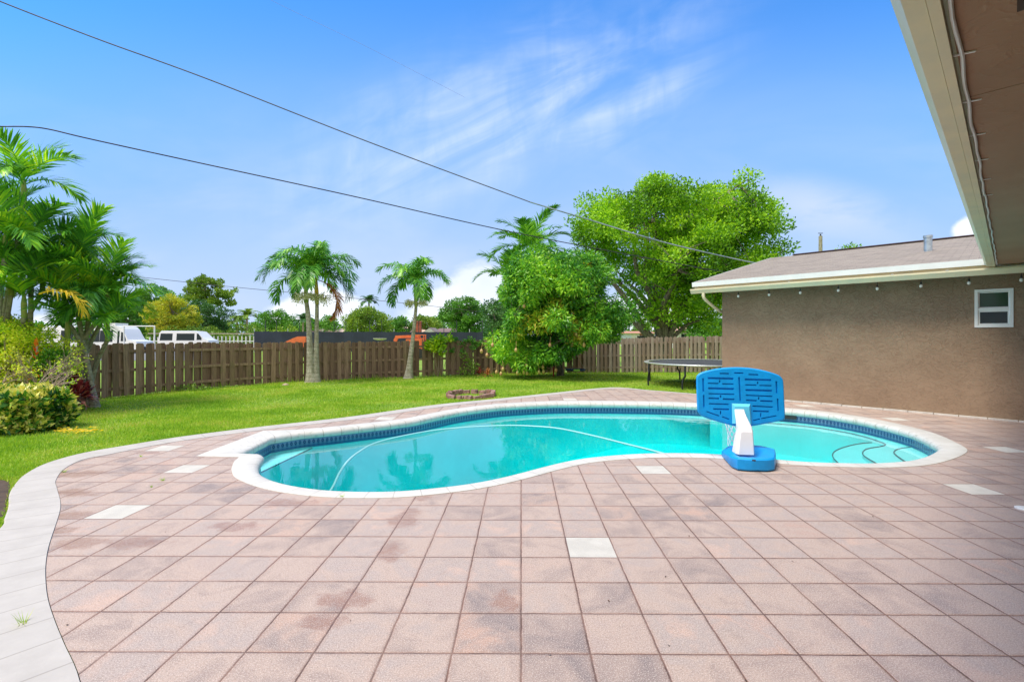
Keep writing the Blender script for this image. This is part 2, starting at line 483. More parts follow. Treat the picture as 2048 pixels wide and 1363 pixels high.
def mat_tile():
    m_, N, p = new_mat('waterline_tile')
    u_, v_, _ = N.sep(N.n('ShaderNodeUVMap').outputs[0])
    q = N.m('DIVIDE', u_, 0.075); f = N.m('FRACT', q)
    g = N.m('DIVIDE', v_, 0.15)
    rr = N.m('ADD', N.m('ABSOLUTE', N.m('SUBTRACT', f, 0.5)), N.m('MULTIPLY', N.m('ABSOLUTE', N.m('SUBTRACT', g, 0.55)), 1.3))
    dark = N.ramp(rr, 0.40, 0.32)
    c = N.mix(dark, (0.13, 0.22, 0.36), (0.012, 0.03, 0.13))
    c = N.mix(N.ramp(rr, 0.13, 0.08), c, (0.10, 0.30, 0.42))
    edge = N.m('MAXIMUM', N.ramp(g, 0.16, 0.10), N.ramp(g, 0.90, 0.95))
    c = N.mix(edge, c, (0.03, 0.09, 0.24))
    N.put(p.inputs['Base Color'], c); p.inputs['Roughness'].default_value = 0.15
    return m_
def mat_stucco(name, a, b, s=1.0, st=0.6):
    m_, N, p = new_mat(name)
    co = objco(N)
    # skip-trowel ridges: thin wandering strokes, thicker higher up the wall
    n1 = N.noise(N.vm('ADD', co, N.vm('SCALE', N.noise(co, 4.0, 2, 0.5, 0.0, 1), 0.18)), 5.0 * s, 2, 0.5, 1.2)
    rid = N.ramp(N.m('ABSOLUTE', N.m('SUBTRACT', n1, 0.5)), 0.035, 0.0)
    n2 = N.noise(N.vm('MULTIPLY', co, (1, 1, 2.6)), 6.0 * s, 4, 0.6, 1.0)
    rid2 = N.ramp(N.m('ABSOLUTE', N.m('SUBTRACT', n2, 0.5)), 0.02, 0.0)
    h = N.m('ADD', N.m('ADD', N.m('MULTIPLY', N.m('MULTIPLY', rid, 0.8), N.ramp(N.sep(co)[2], 0.6, 2.2, 0.25, 1.0)), N.m('MULTIPLY', rid2, 0.6)), N.m('MULTIPLY', N.noise(co, 35 * s, 4, 0.6), 0.25))
    c = N.mix(N.ramp(N.noise(co, 1.1, 5, 0.6), 0.3, 0.7), a, b)
    c = N.mix(N.ramp(N.noise(co, 22.0, 5, 0.7), 0.55, 0.8, 0.0, 0.15), c, tuple(q * 0.6 for q in a))
    N.put(p.inputs['Base Color'], c); p.inputs['Roughness'].default_value = 0.8
    N.put(p.inputs['Normal'], N.bump(h, st, 0.018))
    return m_
def mat_shingle():
    m_, N, p = new_mat('roof_shingle')
    uv = N.n('ShaderNodeUVMap').outputs[0]
    br = N.n('ShaderNodeTexBrick'); N.put(br.inputs['Vector'], uv)
    br.inputs['Scale'].default_value = 1.0; br.inputs['Brick Width'].default_value = 0.3; br.inputs['Row Height'].default_value = 0.14
    br.inputs['Mortar Size'].default_value = 0.006; br.inputs['Mortar Smooth'].default_value = 0.2; br.inputs['Bias'].default_value = 0
    br.inputs['Color1'].default_value = (0.30, 0.262, 0.215, 1); br.inputs['Color2'].default_value = (0.22, 0.19, 0.16, 1)
    br.inputs['Mortar'].default_value = (0.13, 0.095, 0.09, 1)
    co = objco(N)
    c = N.mix(N.ramp(N.noise(co, 2.2, 6, 0.7), 0.35, 0.7, 0.0, 0.35), br.outputs[0], (0.37, 0.31, 0.26))
    c = N.mix(N.ramp(N.noise(co, 130.0, 2, 0.6), 0.5, 0.7, 0.0, 0.4), c, (0.12, 0.09, 0.085))
    N.put(p.inputs['Base Color'], c); p.inputs['Roughness'].default_value = 0.9
    N.put(p.inputs['Normal'], N.bump(N.m('ADD', N.m('MULTIPLY', br.outputs[1], -1.0), N.m('MULTIPLY', N.noise(co, 90, 2, 0.5), 0.4)), 0.5, 0.01))
    return m_
def mat_wood(name, a, b, c3, grain=1.0):
    """weathered fence boards; every board (mesh island) gets its own tone"""
    m_, N, p = new_mat(name)
    co = objco(N)
    rnd = N.n('ShaderNodeNewGeometry').outputs['Random Per Island']
    off = N.comb(N.m('MULTIPLY', rnd, 31.0), 0.0, N.m('MULTIPLY', rnd, 17.0))
    g = N.noise(N.vm('MULTIPLY', N.vm('ADD', co, off), (22, 22, 1.1)), 1.6, 5, 0.65, 0.6)
    c = N.mix(rnd, a, b)
    c = N.mix(N.ramp(g, 0.35, 0.72, 0.0, 0.75), c, c3)
    moss = N.ramp(N.noise(N.vm('ADD', co, off), 1.4, 4, 0.6), 0.52, 0.72)
    c = N.mix(N.m('MULTIPLY', moss, 0.45 * grain), c, (0.16, 0.15, 0.05))
    N.put(p.inputs['Base Color'], c); p.inputs['Roughness'].default_value = 0.85
    N.put(p.inputs['Normal'], N.bump(g, 0.4, 0.005))
    return m_
def mat_bark(name, a, b, rings=0.0, sc=14.0):
    m_, N, p = new_mat(name)
    co = objco(N)
    n1 = N.noise(N.vm('MULTIPLY', co, (1, 1, 0.45)), sc, 5, 0.7, 0.4)
    c = N.mix(N.ramp(n1, 0.32, 0.66), a, b)
    h = n1
    if rings:
        z = N.sep(co)[2]
        w = N.m('FRACT', N.m('ADD', N.m('MULTIPLY', z, rings), N.m('MULTIPLY', N.noise(co, 6.0, 2), 0.5)))
        rg = N.ramp(N.m('ABSOLUTE', N.m('SUBTRACT', w, 0.5)), 0.36, 0.5)
        c = N.mix(N.m('MULTIPLY', rg, 0.55), c, tuple(q * 0.55 for q in a)); h = N.m('SUBTRACT', n1, rg)
    N.put(p.inputs['Base Color'], c); p.inputs['Roughness'].default_value = 0.9
    N.put(p.inputs['Normal'], N.bump(h, 0.6, 0.02))
    return m_
def mat_glass_dark(name, col=(0.02, 0.03, 0.03)):
    m_, N, p = new_mat(name)
    p.inputs['Base Color'].default_value = (*col, 1); p.inputs['Roughness'].default_value = 0.06
    p.inputs['Specular IOR Level'].default_value = 0.22
    return m_
def mat_water():
    m_, N, p = new_mat('pool_water')
    t = N.t; t.nodes.remove(p)
    co = objco(N)
    h = N.m('ADD', N.noise(N.vm('MULTIPLY', co, (1, 1.6, 1)), 1.6, 3, 0.5, 0.3), N.m('MULTIPLY', N.noise(co, 7.0, 2, 0.5), 0.10))
    nm = N.bump(h, 0.035, 0.05)
    fr = N.n('ShaderNodeFresnel'); fr.inputs[0].default_value = 1.42; N.put(fr.inputs['Normal'], nm)
    tr = N.n('ShaderNodeBsdfTransparent'); tr.inputs[0].default_value = (0.93, 0.99, 0.99, 1)
    gl = N.n('ShaderNodeBsdfGlossy'); gl.inputs['Roughness'].default_value = 0.015; N.put(gl.inputs['Normal'], nm)
    mx = N.n('ShaderNodeMixShader')
    t.links.new(fr.outputs[0], mx.inputs[0]); t.links.new(tr.outputs[0], mx.inputs[1]); t.links.new(gl.outputs[0], mx.inputs[2])
    t.links.new(mx.outputs[0], t.nodes['Material Output'].inputs[0])
    ab = N.n('ShaderNodeVolumeAbsorption'); ab.inputs['Color'].default_value = (0.0, 0.980, 0.981, 1); ab.inputs['Density'].default_value = 0.9
    t.links.new(ab.outputs[0], t.nodes['Material Output'].inputs['Volume'])
    return m_

M = {}
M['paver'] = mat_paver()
M['white_paver'] = simple('white_paver', (0.57, 0.54, 0.48), 0.8, 0.14, 5, 0.4, 90)
M['edging'] = mat_stone('edging_stone', (0.43, 0.40, 0.365), (0.50, 0.468, 0.428), True, 0.31)
M['coping'] = mat_stone('coping_stone', (0.52, 0.505, 0.465), (0.60, 0.59, 0.55), True, 0.30, True)
M['tile'] = mat_tile()
M['plaster'] = simple('pool_plaster', (0.36, 0.80, 0.83), 0.6, 0.08, 1.5)
M['step_tile'] = simple('step_edge_tile', (0.03, 0.10, 0.15), 0.3, 0.3, 30)
M['water'] = mat_water()
M['stucco'] = mat_stucco('stucco_brown', (0.255, 0.172, 0.110), (0.315, 0.218, 0.142))
M['soffit'] = mat_stucco('soffit_brown', (0.30, 0.175, 0.105), (0.35, 0.21, 0.13), 0.7, 0.2)
M['shingle'] = mat_shingle()
M['gutter'] = simple('gutter_cream', (0.78, 0.66, 0.43), 0.35, 0.10, 3, dirt=((0.35, 0.28, 0.18), 14, 0.62, 0.8), col2=(0.68, 0.60, 0.42))
M['drip'] = simple('drip_edge_white', (0.74, 0.75, 0.74), 0.35, 0.08, 4)
M['white'] = simple('white_paint', (0.80, 0.80, 0.79), 0.4, 0.04, 4)
M['black'] = simple('black_plastic', (0.02, 0.02, 0.022), 0.5)
M['galv'] = simple('galvanised_steel', (0.45, 0.52, 0.58), 0.35, 0.3, 12, metal=0.6)
M['glass'] = mat_glass_dark('window_glass', (0.03, 0.065, 0.04))
M['glass_dark'] = mat_glass_dark('window_glass_screened', (0.02, 0.03, 0.032))
M['bulb'] = simple('bulb_glass', (0.75, 0.74, 0.70), 0.08, spec=0.8)
M['blue'] = simple('blue_plastic', (0.0, 0.34, 0.84), 0.42, 0.16, 7, 0.08, 90, spec=0.5, dirt=((0.22, 0.45, 0.66), 26, 0.66, 0.85))
M['lightblue'] = simple('light_blue_plastic', (0.13, 0.62, 0.88), 0.35, 0.05, 3)
M['whiteplastic'] = simple('white_plastic', (0.76, 0.76, 0.78), 0.35, 0.06, 5, dirt=((0.42, 0.40, 0.36), 18, 0.68, 0.9))
M['net'] = simple('net_cord', (0.85, 0.85, 0.85), 0.7)
M['hose'] = simple('hose_white', (0.30, 0.60, 0.62), 0.5)
M['darksteel'] = simple('dark_steel', (0.045, 0.05, 0.06), 0.4, 0.3, 12, metal=0.4)
M['greysteel'] = simple('grey_steel', (0.62, 0.66, 0.65), 0.35, 0.2, 12, metal=0.4)
M['mat'] = simple('jump_mat', (0.065, 0.068, 0.078), 0.8, 0.25, 3)
M['cable_black'] = simple('cable_black', (0.03, 0.03, 0.035), 0.6)
M['cable_grey'] = simple('cable_grey', (0.35, 0.36, 0.37), 0.5)
M['wood'] = mat_wood('fence_wood_brown', (0.17, 0.100, 0.064), (0.38, 0.255, 0.172), (0.12, 0.075, 0.052))
M['wood_grey'] = mat_wood('fence_wood_grey', (0.52, 0.44, 0.37), (0.29, 0.20, 0.145), (0.20, 0.155, 0.125), 0.3)
M['brick'] = simple('ring_block', (0.30, 0.15, 0.12), 0.9, 0.5, 9, 0.8, 30, col2=(0.42, 0.27, 0.24), dirt=((0.07, 0.05, 0.04), 8, 0.5, 0.65))
M['soil'] = simple('soil', (0.09, 0.06, 0.04), 0.95, 0.4, 8, 0.6, 30)
# ================================================================== STRUCTURE: patio, pool, lawn
WATER_Z = -0.192
NOSE = 0.12         # coping thickness
# house lines (45 degrees to the pavers): far wing wall lies on x+y=CW
pA, pB = gp(1443, 790), gp(2048, 843)
CW = (pA.x + pA.y + pB.x + pB.y) / 2
UX = Vector((1, -1, 0)) / math.sqrt(2)     # along the far wall, to the right
VX = Vector((-1, -1, 0)) / math.sqrt(2)    # out of the far wall towards the pool
s0 = (pA.x - pA.y) / 2
WC = Vector((CW / 2 + s0, CW / 2 - s0, 0))  # left corner of the far wing
def HP(u_, v_, z): return WC + UX * u_ + VX * v_ + Vector((0, 0, z))
K_OUT, K_IN, K_FAS = -0.50, -0.33, -0.27    # near eave lines on x-y=k

# deck edging: traced outer edge (photo px) with band width
outer_px = [(0, 1055.6, .5), (7, 1044.5, .5), (16.6, 1019, .5), (18, 993, .52), (28, 971, .53), (48, 948.6, .53), (92, 926, .5), (166, 905, .46), (258, 889.5, .42),
            (369, 872, .38), (530, 852, .36), (696, 833.5, .36), (872, 809, .38), (1000, 796.5, .36), (1100, 786, .34), (1222, 774.5, .26), (1300, 780, .16), (1395, 787.5, .14), (1436, 790.5, .12)]
left_in = [(162, 1363), (129, 1284), (111, 1240), (98, 1199.5), (93, 1163), (93, 1126), (99.6, 1089), (114, 1044), (121, 1019), (121, 1000), (114, 974), (112.5, 959.6), (129, 937.5), (166, 919), (221, 908), (295, 893)]
left_out = {7: (0, 1056), 8: (9, 1036), 9: (17, 1012), 10: (18, 990), 11: (28, 971), 12: (50, 948), 13: (94, 925.5), 14: (168, 905), 15: (258, 889.5)}
inA = [Vector((-1.25, -3.2)), Vector((-1.2, 0.3)), Vector((-1.38, 1.3)), Vector((-1.75, 1.9))] + [Vector(gp(a, b)[:2]) for a, b in left_in]
offA = offset_path(inA, .5, side=1)
outA = [Vector(q) for q in offA]
for k_, q in left_out.items(): outA[4 + k_] = Vector(gp(*q)[:2])
outB = [gp(a, b) for a, b, c in outer_px if a >= 369]; wB = [c for a, b, c in outer_px if a >= 369]
inB = offset_path(outB, wB, side=-1)
outerE = [Vector(p[:2]) for p in catmull([Vector((*p[:2], 0)) for p in outA] + outB, 5)]
innerE = [Vector(p[:2]) for p in catmull([Vector((*p[:2], 0)) for p in inA] + [Vector((*p, 0)) for p in inB], 5)]
# close the deck: along the far wall to the inside corner, along the near wing, behind the camera
KW = 0.62        # near wing wall on x-y=KW
cornerI = Vector(((CW + KW) / 2, (CW - KW) / 2))
deck = list(innerE) + [Vector((WC.x, WC.y)) + Vector((0.01, 0.01))] + [Vector((cornerI.x + .02, cornerI.y + .02)), Vector((-3.2 + KW + .03, -3.2))]

# pool: inner edge of the coping (photo px, width of coping there, height of the traced line)
NB = -NOSE
ip = [(518, 932, .31), (520.6, 943, .29), (535, 953, .27), (563, 963.5, .25), (605, 972.5, .24), (661, 979, .235), (732, 981.5, .235), (802, 980, .24), (872, 974, .24), (943, 965, .24),
      (1013, 951, .24), (1100, 928.5, .25), (1155, 917, .26), (1211, 910.5, .27), (1266, 906.5, .28), (1321, 904.6, .29), (1377, 904.8, .29), (1441, 907.5, .28), (1500, 913, .26), (1551, 917.5, .25),
      (1607, 922, .24), (1674, 924.5, .23), (1741, 925, .24), (1808, 920.5, .26), (1848, 911, .28), (1871, 900, .31), (1875, 892, .33)]
far = [(1924, 893, .33)]
inn = [(gp(a, b), c) for a, b, c in ip]
farout = [(1912, 885, .34), (1885, 872.5, .35), (1848, 860, .36), (1768, 841.5, .36), (1715, 832, .36), (1660, 824, .36), (1610, 818.6, .36), (1560, 814.8, .36), (1480, 809.5, .38), (1395, 805.5, .40), (1320, 803, .40), (1250, 801.8, .40), (1170, 801.2, .40),
          (1100, 801.8, .38), (1030, 805, .36), (978, 809, .34), (907, 818, .32), (850, 829, .30), (802, 838, .30), (700, 849.5, .30), (640, 855.5, .30), (600, 859, .30)]
fo = [gp(a, b) for a, b, c in farout]
fi = offset_path(fo, [c for a, b, c in farout], side=1)
inn += [(Vector((q.x, q.y, 0)), c[2]) for q, c in zip(fi, farout)]
seg1 = catmull([p for p, c in inn], 4)
w1 = []
for i in range(len(seg1)):
    j = i // 4; t = (i % 4) / 4
    w1.append(inn[j][1] * (1 - t) + inn[min(j + 1, len(inn) - 1)][1] * t)
# nook at the left: sharp corners
nook = [(gp(543, 874.5), .30), (gp(484, 905.2), .28)]
post = [(gp(524, 907.2), .26), (gp(529, 911), .27), (gp(527, 916), .29), (gp(522, 922), .31)]
IN = [(Vector((p.x, p.y)), w) for p, w in zip(seg1, w1)] + [(Vector((p.x, p.y)), w) for p, w in nook + post]
inner = [p for p, w in IN]; cw = [w for p, w in IN]
area = sum(inner[i].x * inner[(i + 1) % len(inner)].y - inner[(i + 1) % len(inner)].x * inner[i].y for i in range(len(inner)))
sd = -1 if area > 0 else 1
outerC = offset_path(inner, cw, closed=True, side=sd)
# the tip of the nook: outer coping comes to a sharp point; the reentrant behind the small nose is squared off
NI = len(seg1)
tip = gp(392, 912)
outerC[NI] = Vector(gp(526, 861.5)[:2])
outerC[NI + 1] = Vector(tip[:2])
for k_, q in zip(range(4), ((478, 914), (475, 917), (469, 922), (466, 928))): outerC[NI + 2 + k_] = Vector(gp(*q)[:2])
# mid line used to cut the deck under the coping
mid = [(a + b) / 2 for a, b in zip(inner, outerC)]

def ring_mesh(name, sections, mats, uvlen, parent=None, closed=True, smooth_=None, mi=0):
    """sections: list over profile steps of 3-D point lists (same length); u = metres along, v = metres across"""
    n = len(sections[0]); V = []; F = []
    for s_ in sections: V += [tuple(p) for p in s_]
    cnt = n if closed else n - 1
    for j in range(len(sections) - 1):
        for i in range(cnt): F.append((j * n + i, j * n + (i + 1) % n, (j + 1) * n + (i + 1) % n, (j + 1) * n + i))
    me = bpy.data.meshes.new(name); me.from_pydata(V, [], F)
    uvl = me.uv_layers.new(name='UVMap')
    al = [0.0]
    for i in range(n): al.append(al[-1] + (Vector(sections[0][i]) - Vector(sections[0][(i + 1) % n])).length)
    vv = [0.0]
    for j in range(len(sections) - 1): vv.append(vv[-1] + (Vector(sections[j][1]) - Vector(sections[j + 1][1])).length)
    li = 0
    for j in range(len(sections) - 1):
        for i in range(cnt):
            for (a, b) in ((i, j), (i + 1, j), (i + 1, j + 1), (i, j + 1)):
                uvl.data[li].uv = (al[a], vv[b]); li += 1
    o = link_mesh(name, me, mats, parent)
    if smooth_: smooth(o, smooth_)
    return o
V3 = lambda p, z: Vector((p.x, p.y, z))

# coping (a light stone rim with a rounded nose that overhangs the water)
prof = [(0.0, 0.006), (0.03, 0.010), (0.6, 0.010), (0.8, 0.008)]
secs = [[V3(p, -0.04) for p in outerC]]
for f_, z_ in prof: secs.append([V3(p.lerp(q, f_), z_) for p, q in zip(outerC, inner)])
def inset(d, z):   # point d metres from the inner edge towards the outside
    return [V3(q + (p - q).normalized() * d, z) for p, q in zip(outerC, inner)]
secs += [inset(0.045, 0.002), inset(0.018, -0.012), inset(0.003, -0.035), inset(0.0, -0.06), inset(0.006, -0.09), inset(0.022, -0.110), inset(0.05, -NOSE), inset(0.07, -NOSE)]
coping = ring_mesh('pool_coping', secs, M['coping'], 1, smooth_=40)
tag(coping, kind='structure')
wall_in = inset(0.045, 0)
tb = ring_mesh('pool_tile_band', [inset(0.045, -0.09), inset(0.045, -0.27)], M['tile'], 1)
tag(tb, kind='structure')
WIN = [Vector((p.x, p.y)) for p in wall_in]
def floor_z(x, y): 
    t = min(max((3.6 - x) / 5.0, 0), 1); t = t * t * (3 - 2 * t)
    return -0.98 - 1.0 * t
# shell: walls curve into the floor
def floor_ring(d, f_):
    return [V3(q + (q - p).normalized() * d, floor_z(q.x, q.y) * f_ + (-0.27) * (1 - f_)) for p, q in zip(outerC, inner)]
ring_w = ring_mesh('pool_wall', [inset(0.05, -0.265), floor_ring(-0.05, 0.55), floor_ring(-0.045, 0.8), floor_ring(-0.02, 0.93), floor_ring(0.0, 0.985), floor_ring(0.0, 1.0)], M['plaster'], 1, smooth_=60)
tag(ring_w, kind='structure')
xs = [p.x for p in WIN]; ys = [p.y for p in WIN]
ext = []
for gx in np.arange(min(xs) - .2, max(xs) + .2, 0.4):
    for gy in np.arange(min(ys) - .2, max(ys) + .2, 0.4): ext.append((gx, gy))
vv_, tt_ = cdt([inner], ext)
cen = np.array([[(vv_[a].x + vv_[b].x + vv_[c].x) / 3, (vv_[a].y + vv_[b].y + vv_[c].y) / 3] for a, b, c in tt_])
ok = pip([(p.x, p.y) for p in inner], cen[:, 0], cen[:, 1])
me = bpy.data.meshes.new('pool_floor'); me.from_pydata([(p.x, p.y, floor_z(p.x, p.y)) for p in vv_], [], [t for t, k in zip(tt_, ok) if k])
o = link_mesh('pool_floor', me, M['plaster']); smooth(o, 60); tag(o, kind='structure')

# steps and benches under water; each a solid with a dark tile strip on its edge
def step_solid(name, edge_px, z, back, zb=-2.2, strip=0.026, smooth_k=5, k2=None):
    E = [gp(a, b, z) for a, b in edge_px]
    E = catmull(E, smooth_k) if len(E) > 2 else E
    Bk = [Vector(b) for b in back]
    poly = [Vector((p.x, p.y)) for p in E] + [Vector((p.x, p.y)) for p in Bk]
    mb = MB(); n = len(poly)
    vv, tt = cdt([poly])
    cc = np.array([[(vv[a].x + vv[b].x + vv[c].x) / 3, (vv[a].y + vv[b].y + vv[c].y) / 3] for a, b, c in tt])
    kk = pip([(p.x, p.y) for p in poly], cc[:, 0], cc[:, 1])
    for p in vv: mb.v.append(V3(p, z))
    for t, q in zip(tt, kk):
        if q: mb.face(t)
    b = len(mb.v)
    for p in E: mb.v.append(V3(p, z)); mb.v.append(V3(p, zb))
    for i in range(len(E) - 1): mb.face((b + 2 * i, b + 2 * i + 1, b + 2 * i + 3, b + 2 * i + 2))
    o = mb.build(name, M['plaster']); tag(o, kind='structure')
    ms = MB(); ms.tube([V3(p, z + 0.004) for p in E], strip / 2 * 0.8, 6)
    ms.build('step_edge_trim', M['step_tile'], o)
    return o
right = Vector((9.2, 6.2, 0))
step_solid('pool_step', [(1826, 930), (1806, 920), (1788, 905), (1800, 897), (1835, 893), (1890, 890)], -0.28, [(9.2, 7.2, 0), (9.2, 4.6, 0), (6.2, 4.6, 0)])
step_solid('pool_step', [(1775, 938), (1749, 924.5), (1726, 909), (1733, 898), (1768, 891), (1762, 884), (1700, 866), (1600, 851), (1480, 842), (1420, 838)], -0.29, [(2.6, 12.4, 0), (5, 13.5, 0), (9.6, 10, 0), (9.6, 4.4, 0), (5.6, 4.4, 0)])
step_solid('pool_step', [(1700, 940), (1675, 924.5), (1665, 909), (1678, 898), (1714, 888), (1757, 884)], -0.36, [(9.3, 9.4, 0), (9.8, 4.3, 0), (5.2, 4.3, 0)])
step_solid('pool_step', [(490, 964), (522, 944.6), (615, 900), (650, 884)], -0.30, [(-3.0, 9.9, 0), (-6.5, 9.0, 0), (-5.5, 5.0, 0)], smooth_k=1)

# water: a closed body, so that depth gives it its colour
wout = inset(0.075, 0)
wp = [Vector((p.x, p.y)) for p in wout]
vv_, tt_ = cdt([wp])
cen = np.array([[(vv_[a].x + vv_[b].x + vv_[c].x) / 3, (vv_[a].y + vv_[b].y + vv_[c].y) / 3] for a, b, c in tt_])
ok = pip([(p.x, p.y) for p in wp], cen[:, 0], cen[:, 1])
mb = MB(); n = len(vv_)
for p in vv_: mb.v.append(V3(p, WATER_Z))
for p in vv_: mb.v.append(V3(p, -2.6))
from collections import Counter
ec = Counter()
for t, k in zip(tt_, ok):
    if k:
        mb.face(t); mb.face((n + t[2], n + t[1], n + t[0]))
        for a, b in ((t[0], t[1]), (t[1], t[2]), (t[2], t[0])): ec[(a, b)] += 1
for (a, b) in list(ec):
    if (b, a) not in ec: mb.face((b, a, n + a, n + b))
o = mb.build('pool_water', M['water']); tag(o, kind='structure')

# patio pavers: one sheet with the pool cut out; odd white pavers are faces of their own material
white_px = [(1180, 1089), (1302, 937), (1940, 982), (365, 935), (238, 1026), (320, 896), (2012, 900), (757, 836), (1795, 840), (1140, 797), (1590, 809.5)]
cells = []
for a, b in white_px:
    p = gp(a, b); ix = math.floor(p.x / PS); iy = math.floor((p.y - 0.012 * p.x - .341) / PS)
    if (ix, iy) not in cells: cells.append((ix, iy))
g_ = 0.006
wpolys = [[(ix * PS + g_, iy * PS + .341 + g_), ((ix + 1) * PS - g_, iy * PS + .341 + g_), ((ix + 1) * PS - g_, (iy + 1) * PS + .341 - g_), (ix * PS + g_, (iy + 1) * PS + .341 - g_)] for ix, iy in cells]
wpolys = [[(x_, y_ + 0.012 * x_) for x_, y_ in q] for q in wpolys]
vv_, tt_ = cdt([deck, mid] + wpolys)
cen = np.array([[(vv_[a].x + vv_[b].x + vv_[c].x) / 3, (vv_[a].y + vv_[b].y + vv_[c].y) / 3] for a, b, c in tt_])
okd = pip([(p.x, p.y) for p in deck], cen[:, 0], cen[:, 1]) & ~pip([(p.x, p.y) for p in mid], cen[:, 0], cen[:, 1])
wh = np.zeros(len(tt_), bool)
for q in wpolys: wh |= pip(q, cen[:, 0], cen[:, 1])
mb = MB()
for p in vv_: mb.v.append(V3(p, 0))
for t, k, w in zip(tt_, okd, wh):
    if k: mb.face(t, 1 if w else 0)
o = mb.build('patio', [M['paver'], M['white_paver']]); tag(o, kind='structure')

# edging band round the patio
n = len(outerE)
ed = ring_mesh('patio_edging', [[V3(p, -0.12) for p in outerE], [V3(p, 0.0) for p in outerE], [V3(p.lerp(q, .03), 0.006) for p, q in zip(outerE, innerE)], [V3(p.lerp(q, .99), 0.006) for p, q in zip(outerE, innerE)], [V3(q, -0.01) for q in innerE]], M['edging'], 1, closed=False)
tag(ed, kind='structure')
# low pale kerb along the foot of the far wall
mb = MB()
mb.box(0.05, 5.9, 0.0, 0.11, -0.02, 0.035, Matrix.Translation(WC) @ Matrix((UX.to_4d(), VX.to_4d(), (0, 0, 1, 0), (0, 0, 0, 1))).transposed() @ Matrix.Identity(4))
uM = Matrix(((UX.x, VX.x, 0, WC.x), (UX.y, VX.y, 0, WC.y), (0, 0, 1, 0), (0, 0, 0, 1)))
mb = MB(); k = 0.02
while k < 6.2:
    L = 0.42 + random.uniform(-.03, .03); mb.box(k, k + L - .012, 0.006, 0.10 + random.uniform(-.006, .006), -0.02, 0.03 + random.uniform(-.004, .006), uM); k += L
o = mb.build('wall_kerb', simple('kerb_stone', (0.66, 0.63, 0.58), 0.85, 0.25, 7, 0.5, 50)); tag(o, kind='structure')

# lawn and ground: one sheet out to the horizon, with the pool cut out
ext = []
for r_ in list(np.arange(1.5, 30, 1.5)) + [34, 40, 50, 65, 85, 120, 180, 300, 600]:
    k = max(24, int(r_ * 2.2)) if r_ < 60 else 90
    for i in range(k): ext.append((r_ * math.cos(2 * math.pi * i / k), r_ * math.sin(2 * math.pi * i / k)))
bigR = [(1500 * math.cos(2 * math.pi * i / 64), 1500 * math.sin(2 * math.pi * i / 64)) for i in range(64)]
vv_, tt_ = cdt([bigR, mid], ext)
cen = np.array([[(vv_[a].x + vv_[b].x + vv_[c].x) / 3, (vv_[a].y + vv_[b].y + vv_[c].y) / 3] for a, b, c in tt_])
ok = ~pip([(p.x, p.y) for p in mid], cen[:, 0], cen[:, 1])
me = bpy.data.meshes.new('lawn'); me.from_pydata([(p.x, p.y, lawn_z(p.x, p.y)) for p in vv_], [], [t for t, k in zip(tt_, ok) if k])
m_, N, p = new_mat('lawn_turf'); co = objco(N)
c = N.mix(N.ramp(N.noise(co, 0.5, 4, 0.6), 0.3, 0.7), (0.17, 0.30, 0.020), (0.27, 0.38, 0.035))
c = N.mix(N.ramp(N.noise(co, 2.3, 5, 0.7), 0.50, 0.78, 0.0, 0.6), c, (0.25, 0.27, 0.045))
c = N.mix(N.ramp(N.noise(co, 60, 4, 0.7), 0.4, 0.7, 0.0, 0.7), c, (0.09, 0.19, 0.01))
N.put(p.inputs['Base Color'], c); p.inputs['Roughness'].default_value = 0.9
N.put(p.inputs['Normal'], N.bump(N.noise(co, 50, 4, 0.7), 0.8, 0.03))
M['turf'] = m_
o = link_mesh('lawn', me, M['turf']); smooth(o, 60); tag(o, kind='structure')

# fence line survey (photo px of the foot) - also bounds the grass
fenceA_px = [(150, 802), (290, 788), (400, 777), (520, 767.5), (618, 762)]
fenceB_px = [(618, 762), (700, 758.5), (820, 754), (960, 748.5), (1080, 746), (1166, 745.5)]
fenceC_px = [(1166, 745.5), (1260, 745), (1360, 745), (1445, 745), (1560, 745)]
def lp(px, py):
    p = gp(px, py, -0.1); return Vector((p.x, p.y, lawn_z(p.x, p.y)))

